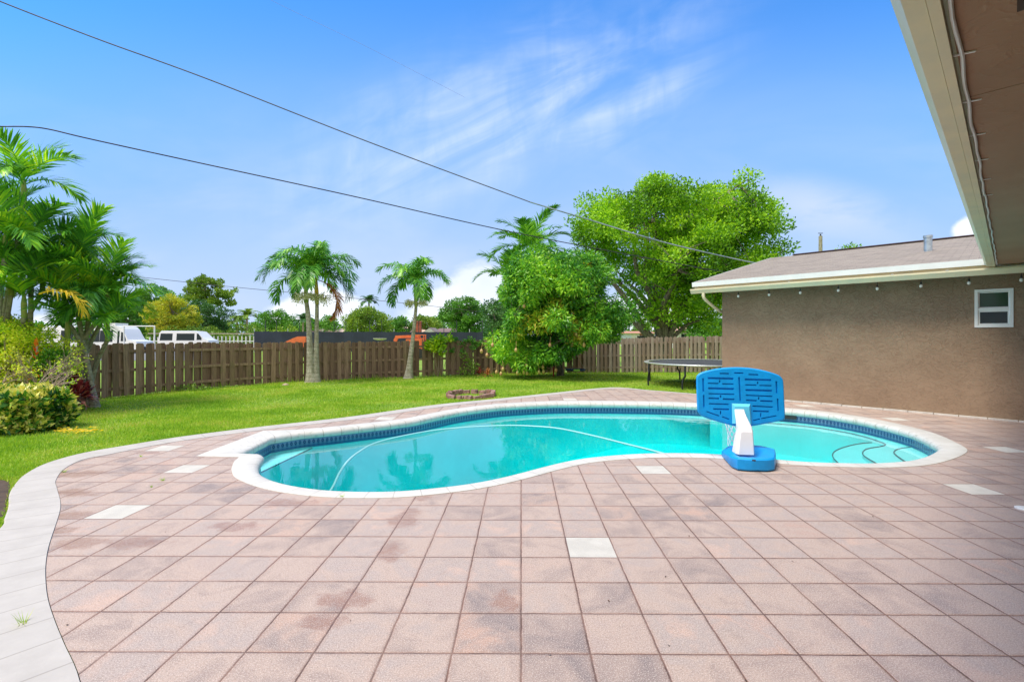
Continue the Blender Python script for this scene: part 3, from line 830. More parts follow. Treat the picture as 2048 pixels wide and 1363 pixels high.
# blades of grass
rng = np.random.default_rng(3)
def grass():
    NN = 1500000
    # sample more densely near the patio edge and the camera
    ang = rng.uniform(R(-88), R(38), NN); rad = 2.2 + (25 - 2.2) * rng.random(NN) ** 1.15
    keep_ = (ang > R(-50)) | (rng.random(NN) < .35); ang = np.where(keep_, ang, rng.uniform(R(-50), R(38), NN))
    x = rad * np.sin(ang) * 1.0; y = rad * np.cos(ang)
    poly = [(p.x, p.y) for p in outerE] + [(WC.x + 3, WC.y + 3), (14, -3.2)]
    k = ~pip(poly, x, y)
    fl = [lp(-120, 830)] + [lp(*q) for q in fenceA_px + fenceB_px[1:] + fenceC_px[1:]] + [lp(1700, 745)]
    fp = [(p.x, p.y) for p in fl] + [(20, 5), (0, -5), (-14, -5)]
    k &= pip(fp, x, y)
    far_ = np.hypot(x, y)
    k &= ~pip([tuple(gp(a, b, -.03)[:2]) for a, b in ((-60, 1000), (2, 1036), (12, 1008), (20, 975), (12, 962), (-60, 962))], x, y)
    k &= rng.random(NN) < 0.80 + 0.5 * np.sin(x * 1.1 + np.sin(y * .9) * 1.5) * np.cos(y * 1.4 + np.sin(x * .7))
    k &= rng.random(NN) < np.clip(1.15 - far_ / 26, 0.3, 1)
    x, y, far_ = x[k], y[k], far_[k]
    if len(x) > 420000: x, y, far_ = x[:420000], y[:420000], far_[:420000]
    n_ = len(x)
    h = rng.uniform(0.03, 0.065, n_) * (1 + 0.3 * np.sin(x * 1.7) * np.cos(y * 1.3)); w = rng.uniform(0.004, 0.008, n_) * (0.7 + far_ / 14)
    a = rng.uniform(0, 2 * math.pi, n_); l = rng.uniform(0.0, 0.04, n_); b = rng.uniform(0, 2 * math.pi, n_)
    r_ = np.hypot(x, y); t = np.clip((r_ - 8) / 8, 0, 1); z = -0.035 - 0.07 * t * t * (3 - 2 * t)
    V = np.zeros((n_, 3, 3))
    V[:, 0] = np.stack([x - np.cos(a) * w, y - np.sin(a) * w, z], 1)
    V[:, 1] = np.stack([x + np.cos(a) * w, y + np.sin(a) * w, z], 1)
    V[:, 2] = np.stack([x + np.cos(b) * l, y + np.sin(b) * l, z + h], 1)
    return quads_mesh('grass', V, M['blade'], nper=3)
M['blade'] = leafmat('grass_blade', [(0.17, 0.36, 0.024), (0.28, 0.50, 0.035), (0.40, 0.59, 0.05), (0.56, 0.58, 0.14)], 0.5, 0.3, 0.7)
g = grass(); tag(g, kind='stuff')
# few tufts in the joints
def tufts():
    L = []
    for a, b, s_ in ((326, 961, .05), (128, 944, .05), (685, 994, .04), (48, 1246, .08), (303, 974, .03), (282, 913, .04)):
        c = gp(a, b)
        for i in range(16):
            th = random.uniform(0, 6.28); r0 = random.uniform(0, s_ * .3); x, y = c.x + r0 * math.cos(th), c.y + r0 * math.sin(th)
            w = .003; hh = random.uniform(.4, 1) * s_; d = random.uniform(.2, 1.1) * s_
            L.append([(x - w, y, 0.003), (x + w, y, 0.003), (x + d * math.cos(th), y + d * math.sin(th), hh)])
    return quads_mesh('joint_weeds', np.array(L), M['blade'], nper=3)
tag(tufts(), kind='stuff')

# parking lot beyond the fence
m_ = simple('asphalt_pale', (0.20, 0.20, 0.20), 0.9, 0.3, 1.5, 0.3, 60)
mb = MB(); P = [at(-1200, 700, 34), at(505, 700, 34), at(505, 700, 80), at(-2400, 700, 80)]
for q in P: mb.v.append(Vector((q.x, q.y, -0.085)))
mb.face((0, 1, 2, 3)); o = mb.build('parking_lot', m_); tag(o, kind='structure')
# soil bed under the shrubs at the left
mb = MB()
bed = [gp(a, b, -.03) for a, b in ((-60, 1000), (2, 1036), (12, 1008), (20, 975), (12, 962), (-60, 962))]
bed = catmull(bed, 6, closed=True)
for q in bed: mb.v.append(Vector((q.x, q.y, -0.018)))
mb.face(list(range(len(bed)))[::-1]); tag(mb.build('planting_bed_front', M['soil']), kind='structure')
mb = MB()
bed = [lp(a, b) for a, b in ((-160, 880), (60, 850), (135, 815), (185, 805), (195, 798), (150, 796), (-160, 800))]
for q in bed: mb.v.append(Vector((q.x, q.y, q.z + 0.022)))
mb.face(list(range(len(bed)))); tag(mb.build('planting_bed', M['soil']), kind='structure')
# ================================================================== HOUSE
house = thing('house', 'L-shaped single-storey house with brown stucco walls and cream gutters beside the pool', 'house', (WC.x, WC.y, 0))
GZ0, GZ1 = 2.88, 3.01
OV = 0.51
uI = (CW - 0) and ((cornerI.x - cornerI.y) - (WC.x - WC.y)) / math.sqrt(2)   # u of the inside corner on the far wall
U_END = uI + 6
EAVE = 0.62
# walls (window opening left in the far wall)
def wall_uz(px, py, v_=0.0):
    p, t = on_line(px, 1, 1, CW - v_ * math.sqrt(2))
    u_ = (p - WC).dot(UX); return u_, EYE + (HORY - py) / FP * t
wu0, wz1 = wall_uz(1949, 579.5); wu1, _ = wall_uz(2027, 576); _, wz0 = wall_uz(1949, 654.5)
mb = MB()
TH = 0.2
def wbox(m, u0, u1, v0, v1, z0, z1): m.box(u0, u1, v0, v1, z0, z1, uM)
wbox(mb, 0, wu0, -TH, 0, -0.2, 3.05)
wbox(mb, wu1, uI + 8, -TH, 0, -0.2, 3.05)
wbox(mb, wu0, wu1, -TH, 0, -0.2, wz0); wbox(mb, wu0, wu1, -TH, 0, wz1, 3.05)
wbox(mb, 0, TH, -12.5, -TH - .002, -0.2, 3.05)
# near wing wall
NM = Matrix(((-UX.y, UX.x, 0, cornerI.x), (UX.x, -UX.y, 0, cornerI.y), (0, 0, 1, 0), (0, 0, 0, 1)))
def nw(s_, w, z):   # s: distance from the inside corner towards the camera; w: into the near wing (right)
    return Vector((cornerI.x, cornerI.y, 0)) + Vector((-1, -1, 0)) / math.sqrt(2) * s_ + Vector((1, -1, 0)) / math.sqrt(2) * w + Vector((0, 0, z))
def nbox(m, s0_, s1, w0, w1, z0, z1, mi=0):
    b = len(m.v)
    for z in (z0, z1):
        for (s_, w) in ((s0_, w0), (s0_, w1), (s1, w1), (s1, w0)): m.v.append(nw(s_, w, z))
    for q in ((3, 2, 1, 0), (4, 5, 6, 7), (0, 1, 5, 4), (1, 2, 6, 5), (2, 3, 7, 6), (3, 0, 4, 7)): m.face([b + i for i in q], mi)
nbox(mb, 0.004, 18, 0, 0.2, -0.2, 3.05)
mb.build('wall', M['stucco'], house)
# dark room behind the window
# roof planes
SL = 0.222
def roof_sheet(poly, th=0.05):
    """poly of world points already on the roof plane; returns MB of a slab with UVs"""
    me = bpy.data.meshes.new('roof'); n = len(poly)
    V = [tuple(p) for p in poly] + [tuple(p - Vector((0, 0, th))) for p in poly]
    F = [tuple(range(n)), tuple(range(2 * n - 1, n - 1, -1))] + [(i, n + i, n + (i + 1) % n, (i + 1) % n) for i in range(n)]
    me.from_pydata(V, [], F)
    return me
EZ = 3.19
def fz(v_): return EZ + (OV - v_) * SL
ue0 = -EAVE
vr = -6.0
far_poly = [HP(ue0, OV, fz(OV)), HP(U_END, OV, fz(OV)), HP(U_END, vr, fz(vr)), HP(ue0, vr, fz(vr))]
def add_roof(poly, udir, vdir, parent, name='roof'):
    me = roof_sheet(poly)
    uvl = me.uv_layers.new(name='UVMap')
    for l in me.loops:
        co = me.vertices[l.vertex_index].co - poly[0]
        uvl.data[l.index].uv = (co.dot(udir), co.dot(vdir))
    bm = bmesh.new(); bm.from_mesh(me); bmesh.ops.recalc_face_normals(bm, faces=bm.faces); bm.to_mesh(me); bm.free()
    return link_mesh(name, me, M['shingle'], parent)
up_far = (-VX + Vector((0, 0, SL))).normalized()
rf = add_roof(far_poly, UX, up_far, house)
back = [HP(ue0, vr, fz(vr)), HP(U_END, vr, fz(vr)), HP(U_END, vr * 2 - OV, EZ), HP(ue0, vr * 2 - OV, EZ)]
add_roof(back, UX, (-VX - Vector((0, 0, SL))).normalized(), house)
# ridge cap
mb = MB(); mb.bar(HP(ue0 + .75, vr, fz(vr) + .02), HP(U_END, vr, fz(vr) + .02), 0.26, 0.03)
mb.build('ridge_cap', simple('ridge_shingle', (0.09, 0.055, 0.06), .9, .3, 20), rf)
# near wing roof (rises to the right), cut along the valley
EN = Vector((1, -1, 0)) / math.sqrt(2)      # inland
def npt(k, c, z):  # point with x-y=k, x+y=c
    return Vector(((c + k) / 2, (c - k) / 2, z))
cg = CW - OV * math.sqrt(2)                # far eave line x+y=cg
SL2 = SL
kk = K_OUT + .14
D = 5.0
npoly = [npt(kk, cg - .25, EZ + .03), npt(kk + D * math.sqrt(2), cg + D * math.sqrt(2) - .25, EZ + .03 + D * SL2), npt(kk + D * math.sqrt(2), -9, EZ + .03 + D * SL2), npt(kk, -9, EZ + .03)]
add_roof(npoly, Vector((-1, -1, 0)).normalized(), (EN + Vector((0, 0, SL2))).normalized(), house)
# soffits
mb = MB()
sbz = 3.06
b = len(mb.v)
ny0 = npt(K_FAS + .012, cg + .05, sbz)
cs = cg + .02
joints = [cs, 5.35, 2.95, .52, -1.9, -4.3, -7]
pts_mb = MB()
for j in range(len(joints) - 1):
    c0, c1 = joints[j] - (.006 if j else 0), joints[j + 1] + .006
    k0, k1 = K_FAS + .02, KW + .02
    b = len(pts_mb.v)
    for z in (sbz, sbz + .012):
        for (k_, c_) in ((k0, c0), (k1, c0), (k1, c1), (k0, c1)): pts_mb.v.append(npt(k_, c_, z))
    for q in ((3, 2, 1, 0), (4, 5, 6, 7), (0, 1, 5, 4), (1, 2, 6, 5), (2, 3, 7, 6), (3, 0, 4, 7)): pts_mb.face([b + i for i in q])
b = len(pts_mb.v)
for (k_, c_) in ((K_FAS + .02, cs), (KW + .02, cs), (KW + .02, -7), (K_FAS + .02, -7)): pts_mb.v.append(npt(k_, c_, sbz + .02))
pts_mb.face((b, b + 1, b + 2, b + 3))
pts_mb.build('soffit', M['soffit'], house)
mb = MB()
mb.box(ue0 + .03, uI + 8, 0.003, OV - .06, 3.035, 3.045, uM)
mb.box(ue0 + .03, -.003, -12, -.0, 3.035, 3.045, uM)
mb.build('soffit', M['soffit'], house)
# soffit vent grille above the camera
pv = at(2034, 8, (sbz - EYE) * FP / (HORY - 8))
mb = MB()
vc = pv.x + pv.y; vk = pv.x - pv.y
def vb(k0, k1, c0, c1, z0, z1, mb=mb):
    b = len(mb.v)
    for z in (z0, z1):
        for (k_, c_) in ((k0, c0), (k1, c0), (k1, c1), (k0, c1)): mb.v.append(npt(k_, c_, z))
    for q in ((3, 2, 1, 0), (4, 5, 6, 7), (0, 1, 5, 4), (1, 2, 6, 5), (2, 3, 7, 6), (3, 0, 4, 7)): mb.face([b + i for i in q])
v0, v1, c0_, c1_ = vk + .0, vk + .34, vc + .07, vc - .45
vb(v0, v1, c0_, c0_ - .03, sbz - .012, sbz - .002); vb(v0, v1, c1_ + .03, c1_, sbz - .012, sbz - .002)
vb(v0, v0 + .03, c0_ - .031, c1_ + .031, sbz - .012, sbz - .002); vb(v1 - .03, v1, c0_ - .031, c1_ + .031, sbz - .012, sbz - .002)
for i in range(11):
    q = c0_ - .05 - i * .04; vb(v0 + .031, v1 - .031, q, q - .018, sbz - .009, sbz - .003)
mb.build('soffit_vent', simple('vent_dark', (0.05, 0.03, 0.02), .7), house)
# far fascia / drip edge (white) and gutter (cream, K-style)
mb = MB(); mb.box(ue0 + .03, uI + 8, OV - .055, OV - .035, 3.0, 3.135, uM)
mb.build('fascia', M['gutter'], house)
mb = MB()
mb.box(ue0 - .01, uI + 8, OV - .03, OV + .03, 3.075, 3.20, uM)
mb.box(ue0 - .012, ue0 + .012, -12.3, OV - .031, 3.06, 3.08, uM)
# rake trim on the gable
a0, a1 = HP(ue0 - .01, OV, fz(OV) - .06), HP(ue0 - .01, vr, fz(vr) - .06)
mb.bar(a0, a1, .03, .13)
mb.bar(a1, HP(ue0 - .01, vr * 2 - OV, EZ - .06), .03, .13)
mb.build('drip_edge', M['drip'], house)
def gutter_profile(Pf, a, b, flip=False):
    """Pf(t, o, z): t along, o outwards from the fascia"""
    pr = [(0.0, 0.125), (0.0, 0.0), (0.07, 0.0), (0.085, 0.03), (0.11, 0.075), (0.122, 0.095), (0.122, 0.128), (0.108, 0.128), (0.108, 0.110), (0.096, 0.09), (0.072, 0.04), (0.06, 0.012), (0.012, 0.012), (0.012, 0.125)]
    m = MB(); m.loft([[Pf(a, o, z) for o, z in pr], [Pf(b, o, z) for o, z in pr]], cap=False)
    ec = [(0.0, 0.125), (0.0, 0.0), (0.07, 0.0), (0.085, 0.03), (0.11, 0.075), (0.122, 0.095), (0.122, 0.128)]
    for t in (a, b):
        k = len(m.v); m.v += [Pf(t, o, z) for o, z in ec]; m.face(list(range(k, k + len(ec))))
    return m
gl = house
g1 = gutter_profile(lambda t, o, z: HP(t, OV - .03 + o, GZ0 + z), ue0 - .04, uI + 8)
g1.build('gutter', M['gutter'], house, 30)
# near gutter: bottom visible from below; steps out of x-y = K_IN to K_OUT
def ngp(t, o, z):
    k_ = K_IN - o * math.sqrt(2) * 0.98
    return npt(k_, t, 3.03 + z)
g2 = gutter_profile(ngp, cg + .1, -7)
g2.build('gutter', M['gutter'], house, 30)
mb = MB()
def kb(k0, k1, c0, c1, z0, z1):
    b = len(mb.v)
    for z in (z0, z1):
        for (k_, c_) in ((k0, c0), (k1, c0), (k1, c1), (k0, c1)): mb.v.append(npt(k_, c_, z))
    for q in ((3, 2, 1, 0), (4, 5, 6, 7), (0, 1, 5, 4), (1, 2, 6, 5), (2, 3, 7, 6), (3, 0, 4, 7)): mb.face([b + i for i in q])
kb(K_IN + .004, K_FAS, cg + .1, -7, 3.022, 3.18)
kb(K_OUT + .1, K_IN + .0, cg + .1, -7, 3.165, 3.185)
mb.build('fascia', M['gutter'], house)
# gutter hangers visible as small clips
for px in (1580, 1786, 1895):
    p, t = on_line(px, 1, 1, cg); uu = (p - WC).dot(UX)
    mb = MB(); mb.box(uu - .02, uu + .02, OV + .02, OV + .10, 3.012, 3.022, uM)
    mb.build('gutter_bracket', M['white'], house)
# downspout at the left end: out of the gutter, back to the wall corner round the gable side
mb = MB()
d0 = HP(-.30, OV + .02, GZ0 + .01); path = [d0, HP(-.30, OV + .02, GZ0 - .09), HP(-.28, OV - .03, GZ0 - .17), HP(-.20, .20, GZ0 - .34), HP(-.12, -.15, GZ0 - .50), HP(-.07, -.34, GZ0 - .60), HP(-.06, -.36, 1.2), HP(-.06, -.36, 0.15), HP(-.11, -.33, 0.02)]
mb.tube(catmull(path, 4), .042, 8)
mb.build('downspout', M['gutter'], house, 50)
# white plumbing vent on the roof
def on_roof(px, py):   # intersect the pixel ray with the far roof plane
    d = (FW + RT * ((px - 1024) / FP) + Vector((0, 0, (HORY - py) / FP)))
    # plane: z = EZ + (OV - v)*SL ; v = -( (x+y) - CW )/sqrt2
    # z = EYE + t*dz ; x+y = t*(dx+dy)
    t = (EZ + OV * SL - CW / math.sqrt(2) * SL - EYE) / (d.z - (d.x + d.y) / math.sqrt(2) * SL)
    return Vector((0, 0, EYE)) + d * t
pv = on_roof(1856, 502)
mb = MB(); mb.tube([pv - Vector((0, 0, .1)), pv + Vector((0, 0, .34))], .085, 14, cap=False); mb.tube([pv + Vector((0, 0, .34)), pv + Vector((0, 0, .40))], .10, 14)
mb.build('roof_vent', M['galv'], house, 40)
# window
win = MB(); 
def fr(m, u0, u1, z0, z1, w, v0, v1):
    m.box(u0, u1, v0, v1, z1 - w, z1, uM); m.box(u0, u1, v0, v1, z0, z0 + w, uM)
    m.box(u0, u0 + w, v0, v1, z0 + w + .001, z1 - w - .001, uM); m.box(u1 - w, u1, v0, v1, z0 + w + .001, z1 - w - .001, uM)
H_ = wz1 - wz0; zm = wz0 + H_ * .47
fr(win, wu0, wu1, wz0, wz1, .050, -.10, .018)
win.box(wu0 + .051, wu1 - .051, -.06, .008, zm - .022, zm + .028, uM)
wf = win.build('window', M['white'], house)
sash = MB(); fr(sash, wu0 + .052, wu1 - .052, wz0 + .052, zm - .023, .028, -.055, -.012); sash.build('sash', M['white'], wf)
sash = MB(); fr(sash, wu0 + .052, wu1 - .052, zm + .030, wz1 - .052, .020, -.07, -.035); sash.build('sash', M['white'], wf)
pn = MB(); pn.box(wu0 + .078, wu1 - .078, -.04, -.034, wz0 + .078, zm - .050, uM); pn.build('pane', M['glass_dark'], wf)
pn = MB(); pn.box(wu0 + .070, wu1 - .070, -.058, -.052, zm + .048, wz1 - .070, uM); pn.build('pane', M['glass'], wf)

# string lights under the far gutter
sl = thing('string_lights', 'string of clear round bulbs on a black cord under the far gutter', 'string lights', (WC.x, WC.y, 2.85))
bpx = [(1405, 589.6), (1476.6, 591), (1538, 588), (1600.5, 584), (1676.5, 579.5), (1754.5, 576), (1842, 570.5), (1938, 564.5), (2043, 558.4)]
cs_ = CW - (OV - .12) * math.sqrt(2)
bp = []
for a, b_ in bpx:
    p, t = on_line(a, 1, 1, cs_); bp.append(Vector((p.x, p.y, EYE + (HORY - b_) / FP * t)))
wire = []
for i, p in enumerate(bp):
    wire.append(Vector((p.x, p.y, 2.96)))
    if i < len(bp) - 1: q = (p + bp[i + 1]) / 2; wire.append(Vector((q.x, q.y, 2.93)))
q = bp[-1] + UX * .5; wire.append(Vector((q.x, q.y, 2.96)))
mb = MB(); mb.tube(catmull(wire, 4), .006, 5); mb.build('cord', M['black'], sl)
for p in bp:
    mb = MB(); mb.tube([p + Vector((0, 0, .02)), p + Vector((0, 0, .075))], .016, 8); mb.tube([p + Vector((0, 0, .075)), Vector((p.x, p.y, 2.96))], .005, 5)
    so = mb.build('socket', M['black'], sl)
    mb = MB(); mb.sphere(p - Vector((0, 0, .012)), .032, 10, 7, 1.15); mb.build('bulb', M['bulb'], sl, 80)

# white cable stapled along the near soffit
mb = MB(); P = []
for i in range(60):
    c_ = cg - .1 - i * .30
    P.append(npt(K_FAS + .035 + .006 * math.sin(i * 1.9) + .004 * math.sin(i * .7), c_, sbz - .012 + .003 * math.sin(i * 2.3)))
P = [npt(KW - .05, cg - .12, sbz - .02), npt(.1, cg - .08, sbz - .04)] + P
mb.tube(catmull(P, 2), .009, 6)
tg = [4.3, 5.6, 6.9, 8.2, 9.6]
cab = thing('soffit_cable', 'white cable clipped along the edge of the brown soffit', 'cable', tuple(P[5]))
mb.build('wire', M['white'], cab, 60)
for c_ in np.arange(1.6, 9.5, .95):
    mb = MB(); mb.bar(npt(K_FAS + .0, c_, sbz - .01), npt(K_FAS + .11, c_ + .05, sbz - .004), .012, .006)
    mb.build('cable_clip', M['white'], cab)
# unseen drain cap on the patio by the house
dc = gp(2050, 1017)
mb = MB(); mb.tube([Vector((dc.x, dc.y, -.02)), Vector((dc.x, dc.y, .008))], .075, 20); mb.tube([Vector((dc.x, dc.y, .008)), Vector((dc.x, dc.y, .012))], .05, 20)
o = mb.build('unseen_drain_cap', M['white']); tag(o, 'unseen round white drain cap set in the patio pavers by the house', 'drain cap')

# ================================================================== POOL THINGS
# basketball hoop
def plate(outline, holes, T, th, y0):
    """plate in local x,z with through holes, thickness th from y0 towards -y; T maps (x,y,z)->world"""
    polys = [outline] + holes
    vv, tt = cdt(polys)
    cc = np.array([[(vv[a].x + vv[b].x + vv[c].x) / 3, (vv[a].y + vv[b].y + vv[c].y) / 3] for a, b, c in tt])
    ok = pip([(p[0], p[1]) for p in outline], cc[:, 0], cc[:, 1])
    for h in holes: ok &= ~pip([(p[0], p[1]) for p in h], cc[:, 0], cc[:, 1])
    m = MB(); n = len(vv)
    for p in vv: m.v.append(T(p.x, y0, p.y))
    for p in vv: m.v.append(T(p.x, y0 + th, p.y))
    ec = {}
    for t, k in zip(tt, ok):
        if k:
            m.face((t[0], t[1], t[2])); m.face((n + t[2], n + t[1], n + t[0]))
            for a, b in ((t[0], t[1]), (t[1], t[2]), (t[2], t[0])): ec[(a, b)] = 1
    for (a, b) in list(ec):
        if (b, a) not in ec: m.face((b, a, n + a, n + b))
    return m
hoop_base = gp(1497, 930)
hoop = thing('basketball_hoop', 'blue and white poolside basketball hoop on a blue base at the pool edge', 'basketball hoop', (hoop_base.x, hoop_base.y, 0))
ZB = 6.62
bc = at(1478.5, 792, ZB)
ang = R(-6)
bx = Vector((math.cos(YAW + ang), math.sin(YAW + ang), 0)); by = Vector((-bx.y, bx.x, 0))
S_ = 1.115 / 970
roll = R(-1.0)
def TB(x, y, z):
    xr = x * math.cos(roll) - z * math.sin(roll) * -1; zr = z * math.cos(roll) + x * math.sin(roll)
    return bc + bx * x + by * (y + z * 0.04) + Vector((0, 0, zr))
def zp(a, b): return ((a - 580) * S_, (423 - b) * S_)
outl = catmull([Vector((*zp(a, b), 0)) for a, b in ((97, 225), (112, 188), (160, 158), (300, 120), (440, 100), (580, 94), (720, 102), (870, 128), (1000, 168), (1042, 200), (1056, 245), (1062, 440), (1067, 640), (1050, 668), (990, 686), (860, 716), (720, 746), (590, 757), (500, 752), (400, 730), (290, 702), (170, 665), (118, 625), (104, 585), (99, 400))], 3, closed=True)
outl = [(p.x, p.y) for p in outl][::-1]
hs_ = []
def hole(x0, y0, x1, y1, w=16):
    a = Vector(zp(x0, y0)); b = Vector(zp(x1, y1)); d = (b - a).normalized(); nn = Vector((-d.y, d.x)) * (w * S_ / 2)
    hs_.append([tuple(a + nn), tuple(a - nn), tuple(b - nn), tuple(b + nn)])
for x0, y0, x1, y1, w in ((345, 152, 452, 152, 15), (512, 141, 618, 141, 15), (677, 156, 788, 156, 15), (567, 190, 578, 475, 19), (207, 211, 503, 211, 22), (207, 273, 330, 273, 14), (372, 275, 503, 275, 14), (345, 232, 345, 262, 14),
                          (210, 333, 507, 333, 22), (213, 397, 510, 397, 14), (213, 452, 335, 452, 18), (378, 457, 512, 457, 18), (353, 412, 353, 442, 14), (215, 517, 445, 518, 15), (265, 578, 448, 578, 18), (350, 598, 350, 640, 14),
                          (187, 611, 335, 660, 13), (368, 668, 448, 695, 13), (633, 215, 933, 215, 22), (637, 280, 765, 280, 14), (800, 282, 936, 282, 14), (780, 238, 780, 268, 14), (640, 341, 940, 341, 22), (643, 403, 944, 408, 14),
                          (645, 462, 765, 464, 18), (805, 464, 945, 466, 18), (789, 420, 789, 452, 14), (716, 529, 947, 533, 15), (718, 588, 900, 588, 18), (808, 608, 808, 655, 14), (723, 700, 797, 678, 13), (812, 674, 985, 634, 13),
                          (151, 215, 153, 375, 20), (156, 415, 158, 562, 18), (990, 228, 994, 370, 20), (1002, 432, 1006, 578, 18)):
    hole(x0, y0, x1, y1, w)
pl = plate(outl, hs_, TB, .030, -.045)
bb = pl.build('backboard', M['blue'], hoop)
m = plate([(p[0] * .995, p[1] * .995) for p in outl], [], TB, .022, -.0148)
m.build('backboard_face', M['blue'], bb)
# rounded rim along the board's edge
m = MB(); m.tube([TB(x, -.022, z) for x, z in outl], .024, 8, closed=True); m.build('backboard_rim', M['blue'], bb, 60)
# bracket plate
m = MB(); q = [(478, 505), (690, 505), (705, 745), (480, 745)]
q2 = [(500, 535), (665, 535), (680, 738), (505, 738)]
A = [TB(*[(a - 580) * S_, -.050, (423 - b) * S_]) for a, b in q]; B_ = [TB((a - 580) * S_, -.085, (423 - b) * S_) for a, b in q2]
m.loft([A, B_]); m.build('bracket_plate', M['lightblue'], hoop)
# pole: white, rectangular, bends towards the pool
def ring(c, w, d, tilt=0.0):
    c = Vector(c); ch = .22
    pts = []
    for (p, q_) in ((-1, -1 + ch * 2), (-1 + ch, -1), (1 - ch, -1), (1, -1 + ch * 2), (1, 1 - ch), (1 - ch, 1), (-1 + ch, 1), (-1, 1 - ch)):
        pts.append(c + bx * (p * w / 2) + (by * math.cos(tilt) + Vector((0, 0, math.sin(tilt)))) * (q_ * d / 2))
    return pts
ZP = 6.28
m = MB()
m.loft([ring(at(1487, 905, ZP), .235, .20), ring(at(1488, 880, ZP + .01), .205, .175), ring(at(1489.5, 860, ZP + .02), .175, .15, .1), ring(at(1487.5, 848, ZP + .05), .165, .14, .5), ring(at(1481, 828, ZP + .17), .125, .12, .6), ring(at(1479, 815, ZP + .29), .105, .10, .7)])
m.build('pole', M['whiteplastic'], hoop, 30)
# base: a faceted blue tank, lower dish round the pole
def gz(px, py, z): p = gp(px, py, z); return Vector((p.x, p.y, z))
bot = [(1443, 912), (1450, 920), (1463, 934), (1475, 939.5), (1500, 941.5), (1535, 942), (1549, 940), (1552, 930), (1550, 917), (1522, 905), (1480, 900), (1455, 903)]
bot3 = [gz(a, b, 0.012) for a, b in bot]
cB = sum(bot3, Vector()) / len(bot3)
def sc(P, f_, z): return [Vector((cB.x + (p.x - cB.x) * f_, cB.y + (p.y - cB.y) * f_, z)) for p in P]
m = MB()
hz_ = [.10, .12, .15, .165, .165, .165, .165, .165, .15, .12, .11, .10]
r1 = sc(bot3, .97, .012); r2 = sc(bot3, 1.0, .03)
r3 = [Vector((p.x, p.y, h_ - .018)) for p, h_ in zip(sc(bot3, 1.0, 0), hz_)]
r4 = [Vector((p.x, p.y, h_)) for p, h_ in zip(sc(bot3, .955, 0), hz_)]
pc = at(1487, 908, ZP); 
r5 = [Vector((pc.x + (p.x - pc.x) * f_, pc.y + (p.y - pc.y) * f_, .155)) for p, f_ in zip(bot3, [.62] * 12)]
r6 = [Vector((pc.x + (p.x - pc.x) * .42, pc.y + (p.y - pc.y) * .42, .115)) for p in bot3]
m.loft([r1, r2, r3, r4, r5, r6]); m.build('base', M['blue'], hoop, 28)
m = MB(); cpx = gz(1508, 921, .16); m.tube([cpx, cpx + Vector((0, 0, .012))], .022, 12); m.build('filler_cap', M['black'], hoop)
# rim and net on the pool side
rc = at(1477, 842, 7.0); rc.z = .47
m = MB(); m.tube([rc + Vector((math.cos(t) * .19, math.sin(t) * .19, 0)) for t in np.linspace(0, 2 * math.pi, 24, endpoint=False)], .010, 6, closed=True)
m.bar(rc + Vector((0, -.19, 0)), TB(0, .015, -.26), .10, .02)
m.build('rim', M['lightblue'], hoop, 60)
m = MB(); NR = 12
lv = [(.0, .19), (.06, .185), (.12, .165), (.19, .15), (.26, .145), (.33, .145), (.39, .15)]
for i in range(NR):
    for s_ in (1, -1):
        P = []
        for j, (dz, rr) in enumerate(lv):
            th = 2 * math.pi * (i + s_ * j * .5) / NR; P.append(rc + Vector((math.cos(th) * rr, math.sin(th) * rr, -dz)))
        m.tube(P, .0045, 4, cap=False)
m.build('net', M['net'], hoop)

# floating vacuum hose
hp = [(655, 990), (666.5, 972.7), (679, 946), (696, 921.7), (717.5, 904), (749, 886.6), (802, 872.5), (872, 860), (942.5, 853.5), (1013, 850.7), (1065.6, 852), (1120, 857), (1190, 872), (1250, 887), (1300, 899.5), (1335, 909)]
Zs = [WATER_Z - .03, ] * 3 + [WATER_Z - .008] * 12 + [WATER_Z]
m = MB(); m.tube(catmull([gz(a, b, z) for (a, b), z in zip(hp, Zs)], 5), .019, 8)
o = m.build('pool_hose', M['hose'], None, 60); tag(o, 'long white vacuum hose floating in a curve on the pool water', 'hose')
# skimmer mouth in the far pool wall
a_, b_ = gp(1562, 826, -.12), gp(1592, 829.5, -.12)
def near_inner(p): return min(range(len(inner)), key=lambda i: (inner[i] - Vector((p.x, p.y))).length)
i0, i1 = near_inner(gp(1560, 824, -.11)), near_inner(gp(1592, 827.5, -.11))
A0 = inset(0.043, 0)[i0]; A1 = inset(0.043, 0)[i1]
if (A1 - A0).length < .2: A1 = A0 + (inset(0.043, 0)[i0 - 3] - A0).normalized() * .35
d = (A1 - A0).normalized(); nn = Vector((inner[i0].x - outerC[i0].x, inner[i0].y - outerC[i0].y, 0)).normalized()
m = MB(); m.bar(A0 + Vector((0, 0, -.155)) + nn * .004, A1 + Vector((0, 0, -.155)) + nn * .004, .018, .085)
o = m.build('pool_skimmer', M['black']); tag(o, 'dark skimmer opening in the tile band at the far side of the pool', 'skimmer')

